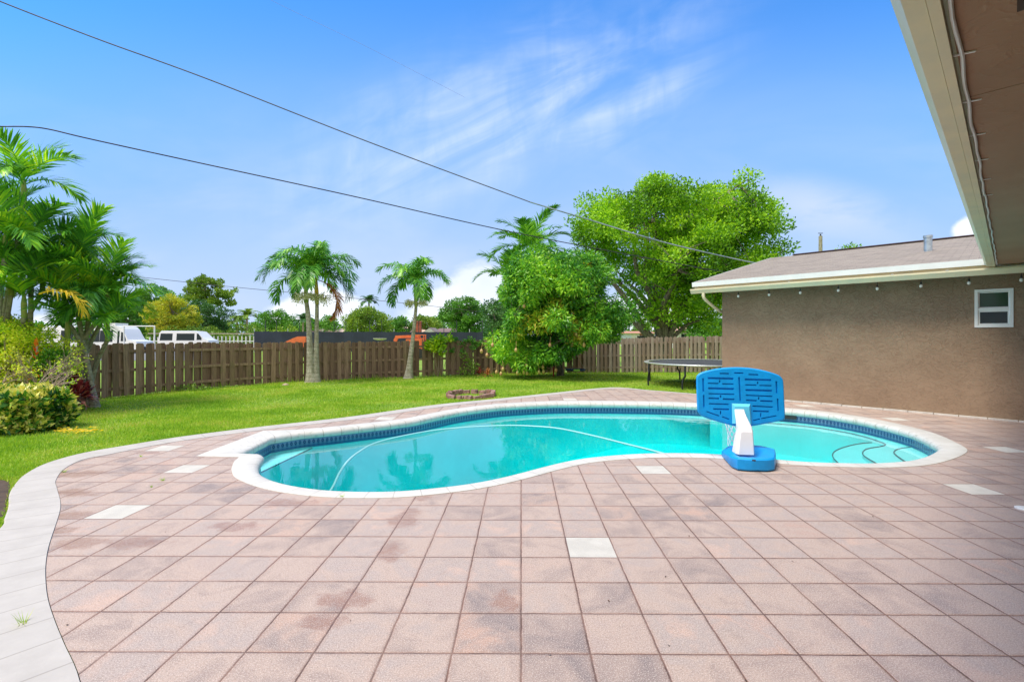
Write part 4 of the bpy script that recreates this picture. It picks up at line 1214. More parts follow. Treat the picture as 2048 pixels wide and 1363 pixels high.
# ================================================================== TRAMPOLINE
tc = at(1400, 700, 17.5); tc = Vector((6.62, 17.45, -0.09)); TR = 2.08; TH_ = 0.80
tr = thing('trampoline', 'large round trampoline with black mat and curved legs on the lawn behind the house corner', 'trampoline', tuple(tc))
def tp(r_, a, z): return tc + Vector((math.cos(a) * r_, math.sin(a) * r_, z))
m = MB(); m.tube([tp(TR, a, TH_) for a in np.linspace(0, 2 * math.pi, 56, endpoint=False)], .03, 8, closed=True); m.build('frame', M['greysteel'], tr, 60)
m = MB(); m.v = [tp(TR * .90, a, TH_ + .005) for a in np.linspace(0, 2 * math.pi, 56, endpoint=False)]; m.face(range(56))
m.v += [tp(TR * .90, a, TH_ - .003) for a in np.linspace(0, 2 * math.pi, 56, endpoint=False)]; m.face(list(range(56, 112))[::-1]); m.build('mat', M['mat'], tr)
m = MB(); m.loft([[tp(TR * .99, a, TH_ + .034) for a in np.linspace(0, 2 * math.pi, 56, endpoint=False)], [tp(TR * .935, a, TH_ + .020) for a in np.linspace(0, 2 * math.pi, 56, endpoint=False)]], cap=False)
m.build('spring_pad', M['greysteel'], tr)
for i in range(8):
    a = R(-127) + i * math.pi / 4
    m = MB(); tdir = Vector((-math.sin(a), math.cos(a), 0))
    P = [tp(TR, a, TH_ - .01), tp(TR + .01, a, TH_ * .72), tp(TR + .015, a, TH_ * .56), tp(TR - .0, a, TH_ * .44) - tdir * .06, tp(TR, a, .2) - tdir * .09, tp(TR, a, .0) - tdir * .09]
    m.tube(catmull(P, 4), .032, 8); m.build('leg', M['darksteel'], tr, 60)

# ================================================================== fire pit ring
fpc = gp(941, 789.5, -.07); fpc.z = lawn_z(fpc.x, fpc.y)
fpit = thing('fire_pit', 'low broken ring of reddish concrete blocks on the lawn beside the patio', 'fire pit', tuple(fpc))
corners = [gp(a, b, -.08) for a, b in ((897, 797), (945, 799.5), (985, 794), (987, 787), (925, 786), (899, 791))]
for i in range(6):
    a, b = corners[i], corners[(i + 1) % 6]; a.z = b.z = fpc.z
    L = (b - a).length; nb = max(1, round(L / .24))
    for j in range(nb):
        p = a.lerp(b, (j + .06) / nb); q = a.lerp(b, (j + .94) / nb)
        h_ = random.uniform(.11, .15); o_ = Vector((random.uniform(-.02, .02), random.uniform(-.02, .02), h_ / 2))
        m = MB(); m.bar(p + o_, q + o_ + Vector((0, 0, random.uniform(-.015, .015))), .13, h_)
        me_o = m.build('block', M['brick'], fpit)
        bm = bmesh.new(); bm.from_mesh(me_o.data); bmesh.ops.bevel(bm, geom=bm.edges, offset=.012, segments=2, affect='EDGES')
        bmesh.ops.subdivide_edges(bm, edges=bm.edges, cuts=1)
        for v_ in bm.verts: v_.co += Vector((random.uniform(-.005, .005), random.uniform(-.005, .005), random.uniform(-.006, .006)))
        bm.to_mesh(me_o.data); bm.free()

# ================================================================== FENCES
def fence(px_line, label, mat, pitch, bw, H0, H1, tagcat='fence', gap_seed=1, front=1):
    rnd = random.Random(gap_seed)
    P = [lp(a, b) for a, b in px_line]
    t = thing('wooden_fence', label, tagcat, tuple(P[0]))
    Ls = [(P[i + 1] - P[i]).length for i in range(len(P) - 1)]; L = sum(Ls)
    def at_s(s_):
        i = 0
        while i < len(Ls) - 1 and s_ > Ls[i]: s_ -= Ls[i]; i += 1
        f_ = s_ / Ls[i]; d_ = (P[i + 1] - P[i]).normalized(); q = P[i].lerp(P[i + 1], f_)
        n_ = Vector((-d_.y, d_.x, 0))
        if n_.dot(Vector((0, 0, 0)) - q) < 0: n_ = -n_
        return q, Vector((d_.x, d_.y, 0)).normalized(), n_
    fb, bk = MB(), MB()
    def board(m, s_, off, w, hh):
        q, d_, n_ = at_s(s_); zb = lawn_z(q.x, q.y) + .02 + rnd.uniform(-.02, .02)
        lean = rnd.uniform(-.015, .015); b = len(m.v); th = .018; c = q + n_ * off
        for y_ in (0, 1):
            for (p_, z_) in ((-w / 2, zb), (w / 2, zb), (w / 2, zb + hh - .035), (w / 2 - .035, zb + hh), (-w / 2 + .035, zb + hh), (-w / 2, zb + hh - .035)):
                v_ = c + d_ * (p_ + lean * (z_ - zb)) + n_ * (th * (y_ - .5)); v_.z = z_; m.v.append(v_)
        m.face((b, b + 1, b + 2, b + 3, b + 4, b + 5)); m.face((b + 11, b + 10, b + 9, b + 8, b + 7, b + 6))
        for i in range(6): m.face((b + (i + 1) % 6, b + i, b + 6 + i, b + 6 + (i + 1) % 6))
    s_ = .08; k = 0
    while s_ < L - .05:
        hh = H0 + (H1 - H0) * s_ / L
        if rnd.random() > .0: board(fb, s_ + rnd.uniform(-.012, .012), .038, bw * rnd.uniform(.94, 1.06), hh + rnd.uniform(-.025, .02))
        if rnd.random() > .07: board(bk, s_ + pitch / 2 + rnd.uniform(-.015, .015), -.038, bw * rnd.uniform(1.0, 1.12), hh + rnd.uniform(-.03, .02))
        s_ += pitch; k += 1
    fb.build('board_panel', mat, t); bk.build('board_panel', mat, t)
    for fz_ in (.16, .5, .86):
        m = MB(); n_ = max(2, int(L / 1.2)); 
        for j in range(n_):
            a, da, na = at_s(L * j / n_); b, db, nb_ = at_s(L * (j + 1) / n_ - .002)
            ha = H0 + (H1 - H0) * j / n_
            a = a.copy(); b = b.copy(); a.z = lawn_z(a.x, a.y) + ha * fz_; b.z = lawn_z(b.x, b.y) + ha * fz_
            m.bar(a, b, .05, .085)
        m.build('rail', mat, t)
    j = 0.02
    while j < L:
        q, d_, n_ = at_s(j); hh = H0 + (H1 - H0) * j / L; m = MB()
        m.bar(Vector((q.x, q.y, q.z - .1)) - n_ * .085, Vector((q.x, q.y, q.z + hh - .06)) - n_ * .085, .08, .08, up=(1, 0, 0)); m.build('post', mat, t); j += 2.4
    return t
fence(fenceA_px, 'dark brown board fence at the left with the vans behind it', M['wood'], .285, .155, 1.55, 1.50, gap_seed=5)
fence(fenceB_px, 'mossy brown board fence behind the palms and the mango tree', M['wood'], .265, .15, 1.50, 1.60, gap_seed=9)
fence(fenceC_px, 'weathered grey board fence behind the trampoline', M['wood_grey'], .205, .115, 1.62, 1.80, gap_seed=13)
# ================================================================== VEGETATION
rng = np.random.default_rng(11)
def norm(a): return a / np.maximum(np.linalg.norm(a, axis=1, keepdims=True), 1e-9)
def leaf_rhombs(P, D, L, Wd, rng_, fold=0.0):
    """leaf quads: base P, along unit D, length L, half width Wd, random roll"""
    n = len(P); r = rng_.normal(size=(n, 3)); S = norm(np.cross(D, r))
    V = np.zeros((n, 4, 3)); L = L[:, None]; Wd = Wd[:, None]
    V[:, 0] = P; V[:, 1] = P + D * L * .45 + S * Wd; V[:, 2] = P + D * L; V[:, 3] = P + D * L * .45 - S * Wd
    V[:, 2, 2] -= fold * L[:, 0]
    return V
def clump_leaves(clumps, per, ll, lw, rng_, droop=0.0, shell=0.45, squash=0.8, up=0.3):
    """clumps: (x,y,z,r). leaves scattered through the outer part of each"""
    C = np.array(clumps); k = rng_.poisson(per * (C[:, 3] / C[:, 3].mean()) ** 2); idx = np.repeat(np.arange(len(C)), k); n = len(idx)
    o = norm(rng_.normal(size=(n, 3))); rr = C[idx, 3] * (shell + (1 - shell) * rng_.random(n) ** 0.6) * rng_.uniform(.85, 1.18, n)
    o[:, 2] = np.where(o[:, 2] < -.2, o[:, 2] * .7, o[:, 2])
    P = C[idx, :3] + o * rr[:, None] * np.array([1, 1, squash])
    D = norm(o * .6 + rng_.normal(size=(n, 3)) * .6 + np.array([0, 0, up - droop]))
    return leaf_rhombs(P, D, ll * rng_.uniform(.6, 1.25, n), lw * rng_.uniform(.7, 1.2, n), rng_)
def clumps_in_px(poly, Z, depth, n, r, rng_, inset=.6, bias=None, holes=()):
    """scatter foliage clumps through a crown whose outline was surveyed in the photo; depth gives it volume"""
    xs_ = [p[0] for p in poly]; ys_ = [p[1] for p in poly]; cx, cy = (min(xs_) + max(xs_)) / 2, (min(ys_) + max(ys_)) / 2
    hw, hh = (max(xs_) - min(xs_)) / 2, (max(ys_) - min(ys_)) / 2
    out_ = []; rp = r * FP / Z * inset; tries = 0
    while len(out_) < n and tries < n * 60:
        tries += 1
        x = rng_.uniform(min(xs_), max(xs_)); y = rng_.uniform(min(ys_), max(ys_))
        t = np.array([x, x + rp, x - rp, x, x]), np.array([y, y, y, y + rp, y - rp])
        if not pip(poly, *t).all(): continue
        if any((x - a) ** 2 / c ** 2 + (y - b) ** 2 / d ** 2 < 1 for a, b, c, d in holes): continue
        e = min(((x - cx) / hw) ** 2 + ((y - cy) / hh) ** 2, 1)
        dz = rng_.uniform(-1, 1) * depth * math.sqrt(1 - e * .85)
        rr = r * rng_.uniform(.6, 1.25)
        Zc = Z + dz; q = at(cx + (x - cx) , y, Z); q = q + FW * dz
        out_.append((q.x, q.y, q.z, rr))
    return out_
def limbs(base, fork, targets, r0, r1, rng_, n=7, bend=.12, trunk_pts=None, tw=.25):
    m = MB()
    base = Vector(base); fork = Vector(fork)
    m.tube(catmull(trunk_pts or [base, base.lerp(fork, .5) + Vector((rng_.uniform(-.1, .1), rng_.uniform(-.1, .1), 0)), fork], 4), None or [r0 + (r1 - r0) * i / ((len(trunk_pts or [0, 0, 0]) - 1) * 4) for i in range((len(trunk_pts or [0, 0, 0]) - 1) * 4 + 1)], 10)
    T = [Vector(t[:3]) for t in targets]
    if not T: return m
    sel = [max(T, key=lambda t: (t - fork).length)]
    while len(sel) < min(n, len(T)): sel.append(max(T, key=lambda t: min((t - s_).length for s_ in sel)))
    nodes = []
    for t in sel:
        d = t - fork; L = d.length
        a = fork + d * .35 + Vector((rng_.uniform(-1, 1), rng_.uniform(-1, 1), rng_.uniform(-.2, .8))) * L * bend
        b = fork + d * .7 + Vector((rng_.uniform(-1, 1), rng_.uniform(-1, 1), rng_.uniform(-.3, .6))) * L * bend
        C = catmull([fork - Vector((0, 0, r1 * .5)), a, b, t], 5); R_ = [r1 * .72 * (1 - i / (len(C) - 1)) ** .9 + r1 * .07 for i in range(len(C))]
        m.tube(C, R_, 7)
        nodes += [(C[i], R_[i]) for i in range(4, len(C))]
    for t in T:
        if t in sel: continue
        p, pr = min(nodes, key=lambda q: (q[0] - t).length)
        if (p - t).length < .05: continue
        mid_ = p.lerp(t, .5) + Vector((rng_.uniform(-1, 1), rng_.uniform(-1, 1), rng_.uniform(-.5, 1))) * (p - t).length * .15
        m.tube([p, mid_, t], [min(pr, r1 * tw) * .8, min(pr, r1 * tw) * .5, r1 * .05], 5)
    return m
def tree(name, label, cat, base, fork, poly, Z, depth, n, r, per, ll, lw, lmat, bark, r0, r1, seed, droop=0.0, group=None, holes=(), nl=7, shell=.45, squash=.8, trunk_pts=None, inset=.6, extra=None, up=.3, tw=.25):
    rg = np.random.default_rng(seed)
    cl = clumps_in_px(poly, Z, depth, n, r, rg, inset, holes=holes)
    if extra: cl += extra
    t = thing(name, label, cat, tuple(base), group)
    m = limbs(base, fork, cl, r0, r1, rg, nl, trunk_pts=trunk_pts, tw=tw); m.build('trunk', bark, t, 60)
    V = clump_leaves(cl, per, ll, lw, rg, droop, shell, squash, up)
    if isinstance(lmat, list):
        zz = V[:, 0, 2]; mi = (rg.random(len(V)) < .0).astype(int)
        # second material where the flush of new leaves is
        c2 = np.array([[q[0], q[1], q[2]] for q in lmat[1]]); d = np.min(np.linalg.norm(V[:, None, 0, :] - c2[None], axis=2) / np.array([q[3] for q in lmat[1]])[None], axis=1)
        mi = ((d < 1) & (rg.random(len(V)) < .7)).astype(int)
        quads_mesh('crown', V, [lmat[0], lmat[2]], t, mi=mi)
    else: quads_mesh('crown', V, lmat, t)
    return t, cl

L_ = {}
L_['bright'] = leafmat('leaf_bright', [(0.053, 0.163, 0.012), (0.128, 0.327, 0.017), (0.270, 0.540, 0.024), (0.540, 0.824, 0.048)], .45, .4, .35)
L_['mango'] = leafmat('leaf_mango', [(0.015, 0.09, 0.016), (0.07, 0.28, 0.028), (0.21, 0.52, 0.040), (0.48, 0.78, 0.06)], .35, .3, .5)
L_['flush'] = leafmat('leaf_mango_new', [(0.18, 0.42, 0.03), (0.40, 0.56, 0.04), (0.62, 0.60, 0.06), (0.72, 0.46, 0.12)], .4, .35, .8)
L_['palm'] = leafmat('leaf_palm', [(0.037, 0.161, 0.025), (0.086, 0.296, 0.039), (0.170, 0.443, 0.054), (0.371, 0.690, 0.072)], .33, .28, .8)
L_['areca'] = leafmat('leaf_areca', [(0.043, 0.173, 0.032), (0.109, 0.346, 0.043), (0.254, 0.605, 0.052), (0.652, 0.850, 0.052)], .35, .35, .9)
L_['yellowfrond'] = leafmat('leaf_yellowing', [(0.553, 0.468, 0.033), (0.822, 0.633, 0.044), (0.850, 0.605, 0.088)], .45, .35, 2)
L_['deadfrond'] = leafmat('leaf_dead', [(0.36, 0.13, 0.05), (0.52, 0.20, 0.07), (0.60, 0.28, 0.10)], .7, .2, 2)
L_['dark'] = leafmat('leaf_dark', [(0.027, 0.098, 0.028), (0.057, 0.166, 0.040), (0.112, 0.254, 0.055)], .5, .2, .3)
L_['mid'] = leafmat('leaf_mid', [(0.043, 0.160, 0.021), (0.098, 0.281, 0.030), (0.194, 0.431, 0.045)], .5, .25, .25)
L_['olive'] = leafmat('leaf_olive', [(0.070, 0.166, 0.025), (0.161, 0.297, 0.035), (0.322, 0.455, 0.056)], .5, .25, .25)
L_['yellow'] = leafmat('leaf_yellow_tree', [(0.16, 0.28, 0.02), (0.36, 0.46, 0.03), (0.58, 0.60, 0.04), (0.62, 0.52, 0.06)], .5, .25, .6)
L_['golden'] = leafmat('leaf_golden_shrub', [(0.20, 0.46, 0.02), (0.42, 0.66, 0.02), (0.66, 0.78, 0.04), (0.80, 0.80, 0.10)], .45, .3, 1.3)
L_['shrubgreen'] = leafmat('leaf_shrub_green', [(0.043, 0.169, 0.018), (0.108, 0.319, 0.022), (0.237, 0.525, 0.030)], .4, .3, 1.5)
L_['varie'] = leafmat('leaf_variegated', [(0.012, 0.075, 0.02), (0.03, 0.15, 0.02), (0.12, 0.30, 0.03), (0.66, 0.66, 0.10), (0.85, 0.80, 0.26), (0.85, 0.82, 0.42)], .3, .2, 2.0)
L_['ti'] = leafmat('leaf_ti_red', [(0.06, 0.012, 0.02), (0.20, 0.02, 0.03), (0.40, 0.06, 0.06), (0.55, 0.25, 0.18)], .3, .25, 3)
L_['croton'] = leafmat('leaf_croton', [(0.553, 0.041, 0.011), (0.791, 0.138, 0.022), (0.712, 0.413, 0.033)], .35, .25, 3)
L_['vine'] = leafmat('leaf_vine', [(0.126, 0.302, 0.013), (0.316, 0.550, 0.017), (0.632, 0.756, 0.033)], .4, .35, 2)
B_ = {}
B_['grey'] = mat_bark('bark_grey', (0.30, 0.26, 0.21), (0.09, 0.075, 0.06))
B_['palm'] = mat_bark('bark_palm', (0.48, 0.46, 0.38), (0.26, 0.24, 0.17), 7.0, 9)
B_['palmtop'] = mat_bark('bark_palm_upper', (0.26, 0.20, 0.14), (0.16, 0.12, 0.09), 9.0, 14)
B_['shaft'] = mat_bark('crownshaft_green', (0.22, 0.34, 0.08), (0.34, 0.36, 0.09), 0, 5)
B_['shaft_yellow'] = mat_bark('crownshaft_yellow', (0.55, 0.42, 0.05), (0.40, 0.38, 0.06), 0, 5)
B_['areca'] = mat_bark('bark_areca', (0.42, 0.40, 0.28), (0.24, 0.22, 0.15), 8.0, 12)
B_['twig'] = mat_bark('bark_twig', (0.52, 0.40, 0.31), (0.34, 0.25, 0.19), 0, 20)

# ---------------- big spreading shade tree beyond the fence
zt = lambda a, b, Z: at(a, b, Z)
bigpoly = [(1132, 470), (1138, 425), (1160, 395), (1200, 372), (1240, 362), (1272, 345), (1305, 337), (1365, 341), (1395, 350), (1425, 345), (1452, 338), (1500, 344), (1528, 368), (1542, 400), (1556, 432), (1566, 480), (1568, 515), (1560, 560), (1500, 600), (1450, 640), (1435, 668), (1385, 664), (1350, 640), (1320, 612), (1300, 580), (1262, 572), (1225, 545), (1190, 520), (1150, 505)]
Zb = 28.0
bb_ = at(1322, 700, Zb); bb_.z = -.12
fork = at(1322, 655, Zb)
t_, cl_big = tree('shade_tree', 'large spreading tree with bright green crown and several grey trunks behind the grey board fence', 'tree', bb_, fork, bigpoly, Zb, 3.8, 350, .80, 290, .17, .055, L_['bright'], B_['grey'], .50, .25, 21, nl=13,
     holes=((1265, 535, 26, 22), (1335, 412, 12, 10), (1215, 580, 40, 30), (1285, 605, 22, 26), (1440, 500, 22, 16), (1305, 500, 20, 20), (1240, 470, 12, 10)), inset=1.5, shell=.25, tw=.3,
     extra=[tuple(at(a, b, Zb + d)) + (r,) for a, b, d, r in ((1275, 600, -1, .7), (1262, 625, 0, .6), (1290, 632, -1, .6), (1250, 585, 0, .6), (1300, 650, -1, .5), (1165, 500, 0, .7), (1190, 522, .5, .7), (1215, 540, 0, .6), (1155, 445, 0, .7), (1175, 408, 0, .8), (1170, 462, 0, .7), (1158, 478, .5, .5), (1250, 560, 1, .6), (1330, 600, -1, 1.0), (1350, 575, -1.5, 1.0), (1310, 620, -1, .7), (1375, 620, -1, .9), (1400, 640, 0, .9), (1425, 625, 0, .9), (1430, 655, 0, .8), (1390, 590, -1, 1.0), (1350, 635, -1.5, .8), (1415, 590, 0, 1.0), (1290, 560, -2, .7), (1330, 555, -2, .9), (1440, 600, 1, .9), (1375, 655, 1, .7))])
# extra stems from the base, as the photo shows: several leaning trunks
m = MB(); rg = random.Random(4)
for P, r_ in (([(1318, 690), (1290, 660), (1262, 612), (1230, 570), (1205, 535)], .24), ([(1322, 690), (1312, 640), (1300, 590), (1275, 545), (1268, 500)], .26), ([(1325, 690), (1330, 640), (1322, 590), (1330, 545), (1345, 500)], .22),
              ([(1330, 690), (1352, 640), (1378, 600), (1405, 560), (1450, 520)], .24), ([(1316, 690), (1270, 648), (1250, 615)], .16), ([(1332, 690), (1370, 652), (1400, 640)], .15), ([(1300, 590), (1290, 540), (1296, 480), (1285, 430)], .15), ([(1345, 500), (1360, 460), (1395, 430)], .12)):
    C = catmull([at(a, b, Zb - .4 + .3 * rg.random()) for a, b in P], 5); m.tube(C, [r_ * (1 - .65 * i / len(C)) for i in range(len(C))], 8)
m.build('limb', B_['grey'], t_, 60)

# ---------------- mango tree in front of the fence
mpoly = [(970, 705), (980, 665), (1002, 640), (996, 600), (1003, 560), (1022, 520), (1050, 496), (1090, 487), (1150, 496), (1192, 508), (1214, 530), (1220, 570), (1238, 600), (1255, 640), (1263, 675), (1245, 700), (1190, 702), (1160, 712), (1135, 735), (1085, 744), (1010, 744), (975, 728)]
Zm = 20.0
mb_ = at(1122, 752, 21.2); mb_.z = lawn_z(mb_.x, mb_.y) - .05
mf = at(1112, 690, 20.8)
flush_ = [tuple(at(a, b, Z_)) + (r,) for a, b, Z_, r in ((1090, 635, 18.6, .55), (1060, 650, 18.7, .5), (1130, 640, 18.8, .5), (1170, 655, 18.9, .4), (1110, 610, 18.8, .35), (1175, 535, 19, .2), (1035, 670, 18.8, .35), (1150, 670, 18.7, .45), (1075, 620, 18.5, .3), (1200, 645, 19, .3))]
mt, mcl = tree('mango_tree', 'dense mango tree with hanging fruit and yellow-orange new leaves in front of the fence', 'tree', mb_, mf, mpoly, Zm, 1.9, 230, .46, 400, .19, .027, [L_['mango'], flush_, L_['flush']], B_['grey'], .17, .14, 33, droop=.75, nl=9, shell=.6, squash=.95, inset=.75, holes=((1185, 720, 30, 18),))
m0 = simple('mango_skin', (0.42, 0.40, 0.10), .4, .4, 6, col2=(0.50, 0.26, 0.14))
rr_ = random.Random(8)
for a, b in ((993, 750), (1002, 753), (1006, 744), (1035, 752), (1048, 750), (1053, 736), (1054, 752), (1078, 750), (1087, 749), (1086, 740), (1112, 746), (963, 702), (974, 710), (1152, 668), (1178, 668), (1163, 675), (1144, 690), (1168, 690), (1072, 545), (1085, 582), (1120, 655), (985, 690), (1048, 612), (1200, 672), (1032, 700), (1100, 690)):
    p = at(a, b, 18.25 + rr_.random() * .35)
    if b > 730: p = at(a, b - 6, 19.0)
    m = MB(); m.sphere(p, .062, 8, 6, 1.45); m.tube([p + Vector((0, 0, .08)), p + Vector((rr_.uniform(-.03, .03), .05, .34))], .008, 4)
    m.build('fruit', m0, mt, 80)

# ---------------- palm fronds
def frond(base, az, el, L, curl, ll, n, w, mat, parent, rg, droop=.7, plume=.25, name='frond', stalk=.15, ang0=35, ang1=62, twist=0.0, rr=.018):
    m_steps = 14; h = np.array([math.sin(az), math.cos(az), 0.0]); zz = np.array([0, 0, 1.0]); S0 = np.array([math.cos(az), -math.sin(az), 0.0])
    P = [np.array(base, float)]; T = []
    for i in range(m_steps):
        e = el - curl * ((i + .5) / m_steps) ** 1.25
        d = h * math.cos(e) + zz * math.sin(e); T.append(d); P.append(P[-1] + d * L / m_steps)
    T.append(T[-1]); P = np.array(P); T = np.array(T)
    ts = np.linspace(stalk, .99, n); V = []; F = []
    for side in (1, -1):
        for t in ts + rg.uniform(-.004, .004, n):
            q = min(max(t, 0), .9999) * m_steps; i = int(q); f = q - i
            p = P[i] * (1 - f) + P[i + 1] * f; tg_ = T[i] * (1 - f) + T[i + 1] * f
            u_ = np.cross(S0, tg_); tt = (t - stalk) / (1 - stalk)
            a = math.radians(90 - ang0 - (ang1 - ang0) * (1 - tt) + rg.normal() * 4) if False else math.radians(ang1 - (ang1 - ang0) * tt + rg.normal() * 4)
            d = S0 * side * math.sin(a) + tg_ * math.cos(a) + u_ * (plume * rg.normal() + .22)
            d /= np.linalg.norm(d)
            ln = ll * (0.45 + 0.55 * math.sin(math.pi * min(max((tt * .82 + .18), 0), 1)) ** .8) * rg.uniform(.88, 1.08)
            if tt > .9: ln *= .8
            p1 = p + d * ln * .5; d2 = d + np.array([0, 0, -droop * rg.uniform(.6, 1.3)]); d2 /= np.linalg.norm(d2)
            p2 = p1 + d2 * ln * .5
            wv = np.cross(d, u_); wv /= max(np.linalg.norm(wv), 1e-6); k = len(V)
            V += [p - wv * w * .45, p + wv * w * .45, p1 + wv * w, p1 - wv * w, p2 + wv * w * .15, p2 - wv * w * .15]
            F += [(k, k + 1, k + 2, k + 3), (k + 3, k + 2, k + 4, k + 5)]
    mbx = MB(); mbx.v = [Vector(v_) for v_ in V]; mbx.f = F; mbx.mi = [0] * len(F)
    mbx.tube([Vector(p) for p in P], [rr * (1 - .8 * i / m_steps) for i in range(m_steps + 1)], 5)
    return mbx.build(name, mat, parent)
def palm_trunk(parent, pts, r0, r1, mat, name='trunk'):
    C = catmull(pts, 5); m = MB(); k = len(C)
    m.tube(C, [r0 * 1.35 * (1 - i / k) ** 6 + (r0 * (1 - i / k) + r1 * i / k) for i in range(k)], 10); return m.build(name, mat, parent, 60)

def xmas_crown(parent, c, rg, n, L=1.95, azs=None, leafm=None):
    for i in range(n):
        az = 2 * math.pi * (i * .382) + rg.uniform(-.2, .2); t = i / n
        el = math.radians(87 - 64 * t + rg.uniform(-6, 6))
        frond(c + Vector((0, 0, .05 * (1 - t))), az, el, L * rg.uniform(.92, 1.08), math.radians(112 + 34 * t), (.58), 52, .026, leafm or L_['palm'], parent, rg, droop=.85, plume=.26, stalk=.14, ang0=28, ang1=66, rr=.022)
def fruit_cluster(parent, c, rg, s_=.42, mat=None):
    m = MB()
    for i in range(60):
        d = Vector(rg.normal(size=3)).normalized(); d.z = d.z * .75; e = c + d * s_ * rg.uniform(.6, 1.1)
        m.tube([c, c.lerp(e, .5) + Vector((0, 0, .05)), e], .006, 4, cap=False)
        for j in range(5): m.sphere(c.lerp(e, .4 + .15 * j) + Vector(rg.normal(size=3)) * .03, .016, 5, 4)
    return m.build('fruit_cluster', mat or M['palmfruit'], parent)
M['palmfruit'] = simple('palm_inflorescence', (0.74, 0.74, 0.46), .7, .3, 20)
rg = np.random.default_rng(5)
Zp = 18.3
base = at(626, 764, Zp); base.z = lawn_z(base.x, base.y) - .03
P1 = thing('double_palm', 'pair of palms with joined pale trunks and one dead brown frond by the fence', 'palm', tuple(base))
tL = [base + RT * -.05, at(620, 700, Zp), at(617, 640, Zp), at(613, 605, Zp)]
tR = [base + RT * .07 + FW * .05, at(632, 700, Zp + .1), at(633.5, 650, Zp + .1), at(634, 608, Zp + .1)]
palm_trunk(P1, tL, .115, .075, B_['palm']); palm_trunk(P1, tR, .10, .065, B_['palm'])
cL, cR = at(611, 556, Zp), at(632, 553, Zp + .2)
m = MB(); m.tube(catmull([tL[-1], at(612, 585, Zp), cL], 4), [.08, .085, .085, .08, .075, .065, .055, .045, .04], 10); m.build('crownshaft', B_['shaft'], P1, 60)
m = MB(); m.tube(catmull([tR[-1], at(633, 580, Zp + .1), cR], 4), [.07, .08, .085, .08, .075, .065, .055, .045, .04], 10); m.build('crownshaft', B_['shaft_yellow'], P1, 60)
xmas_crown(P1, cL + Vector((0, 0, -.05)), rg, 12, 2.05); xmas_crown(P1, cR, rg, 12, 2.15)
fruit_cluster(P1, at(603, 596, Zp - .1), rg); fruit_cluster(P1, at(647, 598, Zp), rg); fruit_cluster(P1, at(622, 592, Zp - .2), rg, .25)
fr_ = frond(cR + Vector((.05, 0, -.12)), math.radians(95), math.radians(-15), 1.95, math.radians(125), .52, 60, .028, L_['deadfrond'], P1, rg, droop=.5, plume=.15, ang0=25, ang1=50); fr_['label'] = 'dead brown hanging frond'
Zs_ = 20.0
base = at(817, 757, Zs_); base.z = lawn_z(base.x, base.y) - .03
P2 = thing('single_palm', 'single slim leaning palm standing alone in front of the brown fence', 'palm', tuple(base))
tS = [base, at(821, 715, Zs_), at(827, 665, Zs_), at(832, 615, Zs_)]
palm_trunk(P2, tS, .105, .06, B_['palm'])
cS = at(829, 570, Zs_)
m = MB(); m.tube(catmull([tS[-1], at(831, 595, Zs_), cS], 4), [.06, .07, .075, .07, .065, .06, .05, .045, .04], 10); m.build('crownshaft', B_['shaft'], P2, 60)
xmas_crown(P2, cS, rg, 11, 1.9)
fruit_cluster(P2, at(845, 605, Zs_), rg, .3); fruit_cluster(P2, at(820, 607, Zs_), rg, .26)
# palm behind the mango tree
Zk = 24.5
base = at(1045, 745, Zk); base.z = -.12
P3 = thing('tall_palm', 'palm with stiff upright fronds rising behind the mango tree', 'palm', tuple(base))
palm_trunk(P3, [base, at(1048, 650, Zk), at(1048, 545, Zk)], .12, .08, B_['areca'])
for (cx_, cy_, n_, L0) in ((1060, 505, 12, 2.7), (1018, 560, 9, 2.2)):
    c = at(cx_, cy_, Zk)
    for i in range(n_):
        az = 2 * math.pi * i * .382 + rg.uniform(-.2, .2); t = i / n_
        frond(c, az, math.radians(84 - 55 * t), L0 * rg.uniform(.9, 1.05), math.radians(60 + 50 * t), .72, 40, .04, L_['palm'], P3, rg, droop=.35, plume=.12, ang0=25, ang1=50)

# areca clumps at the left
def areca(label, base_px, crowns, seed, extra=()):
    rg = np.random.default_rng(seed); Zc = sum(c[2] for c in crowns) / len(crowns)
    b0 = at(base_px[0], base_px[1], Zc); b0.z = lawn_z(b0.x, b0.y)
    t = thing('areca_palm', label, 'palm', tuple(b0), 'clumping palms at the left')
    for k, (cx_, cy_, Z, nf, L0) in enumerate(crowns):
        c = at(cx_, cy_, Z); b = b0 + Vector((rg.uniform(-.45, .45), rg.uniform(-.4, .4), -.03))
        mid_ = b.lerp(c, .5) + Vector((rg.uniform(-.1, .1), rg.uniform(-.1, .1), 0))
        palm_trunk(t, [b, mid_, c - Vector((0, 0, .5))], .055, .045, B_['areca'])
        m = MB(); m.tube([c - Vector((0, 0, .52)), c - Vector((0, 0, .2)), c], [.05, .055, .03], 8); m.build('crownshaft', B_['shaft'], t, 60)
        a0 = rg.uniform(0, 6.28)
        nf = max(6, int(nf * .8))
        for i in range(nf):
            az = a0 + 2 * math.pi * i * .382 + rg.uniform(-.25, .25); u_ = i / nf
            frond(c - Vector((0, 0, .15 * u_)), az, math.radians(84 - 60 * u_ + rg.uniform(-5, 5)), L0 * rg.uniform(.85, 1.1), math.radians(62 + 50 * u_), (.58), 42, .019, L_['areca'], t, rg, droop=.22 + .35 * u_, plume=.12, stalk=.12, ang0=24, ang1=50, rr=.014)
    for (a, b, Z, azd, el, L0, cu, mt_, lab) in extra:
        f = frond(at(a, b, Z), math.radians(azd), math.radians(el), L0, math.radians(cu), .42, 32, .016, mt_, t, rg, droop=1.0, plume=.2, ang0=25, ang1=55); f['label'] = lab
    return t
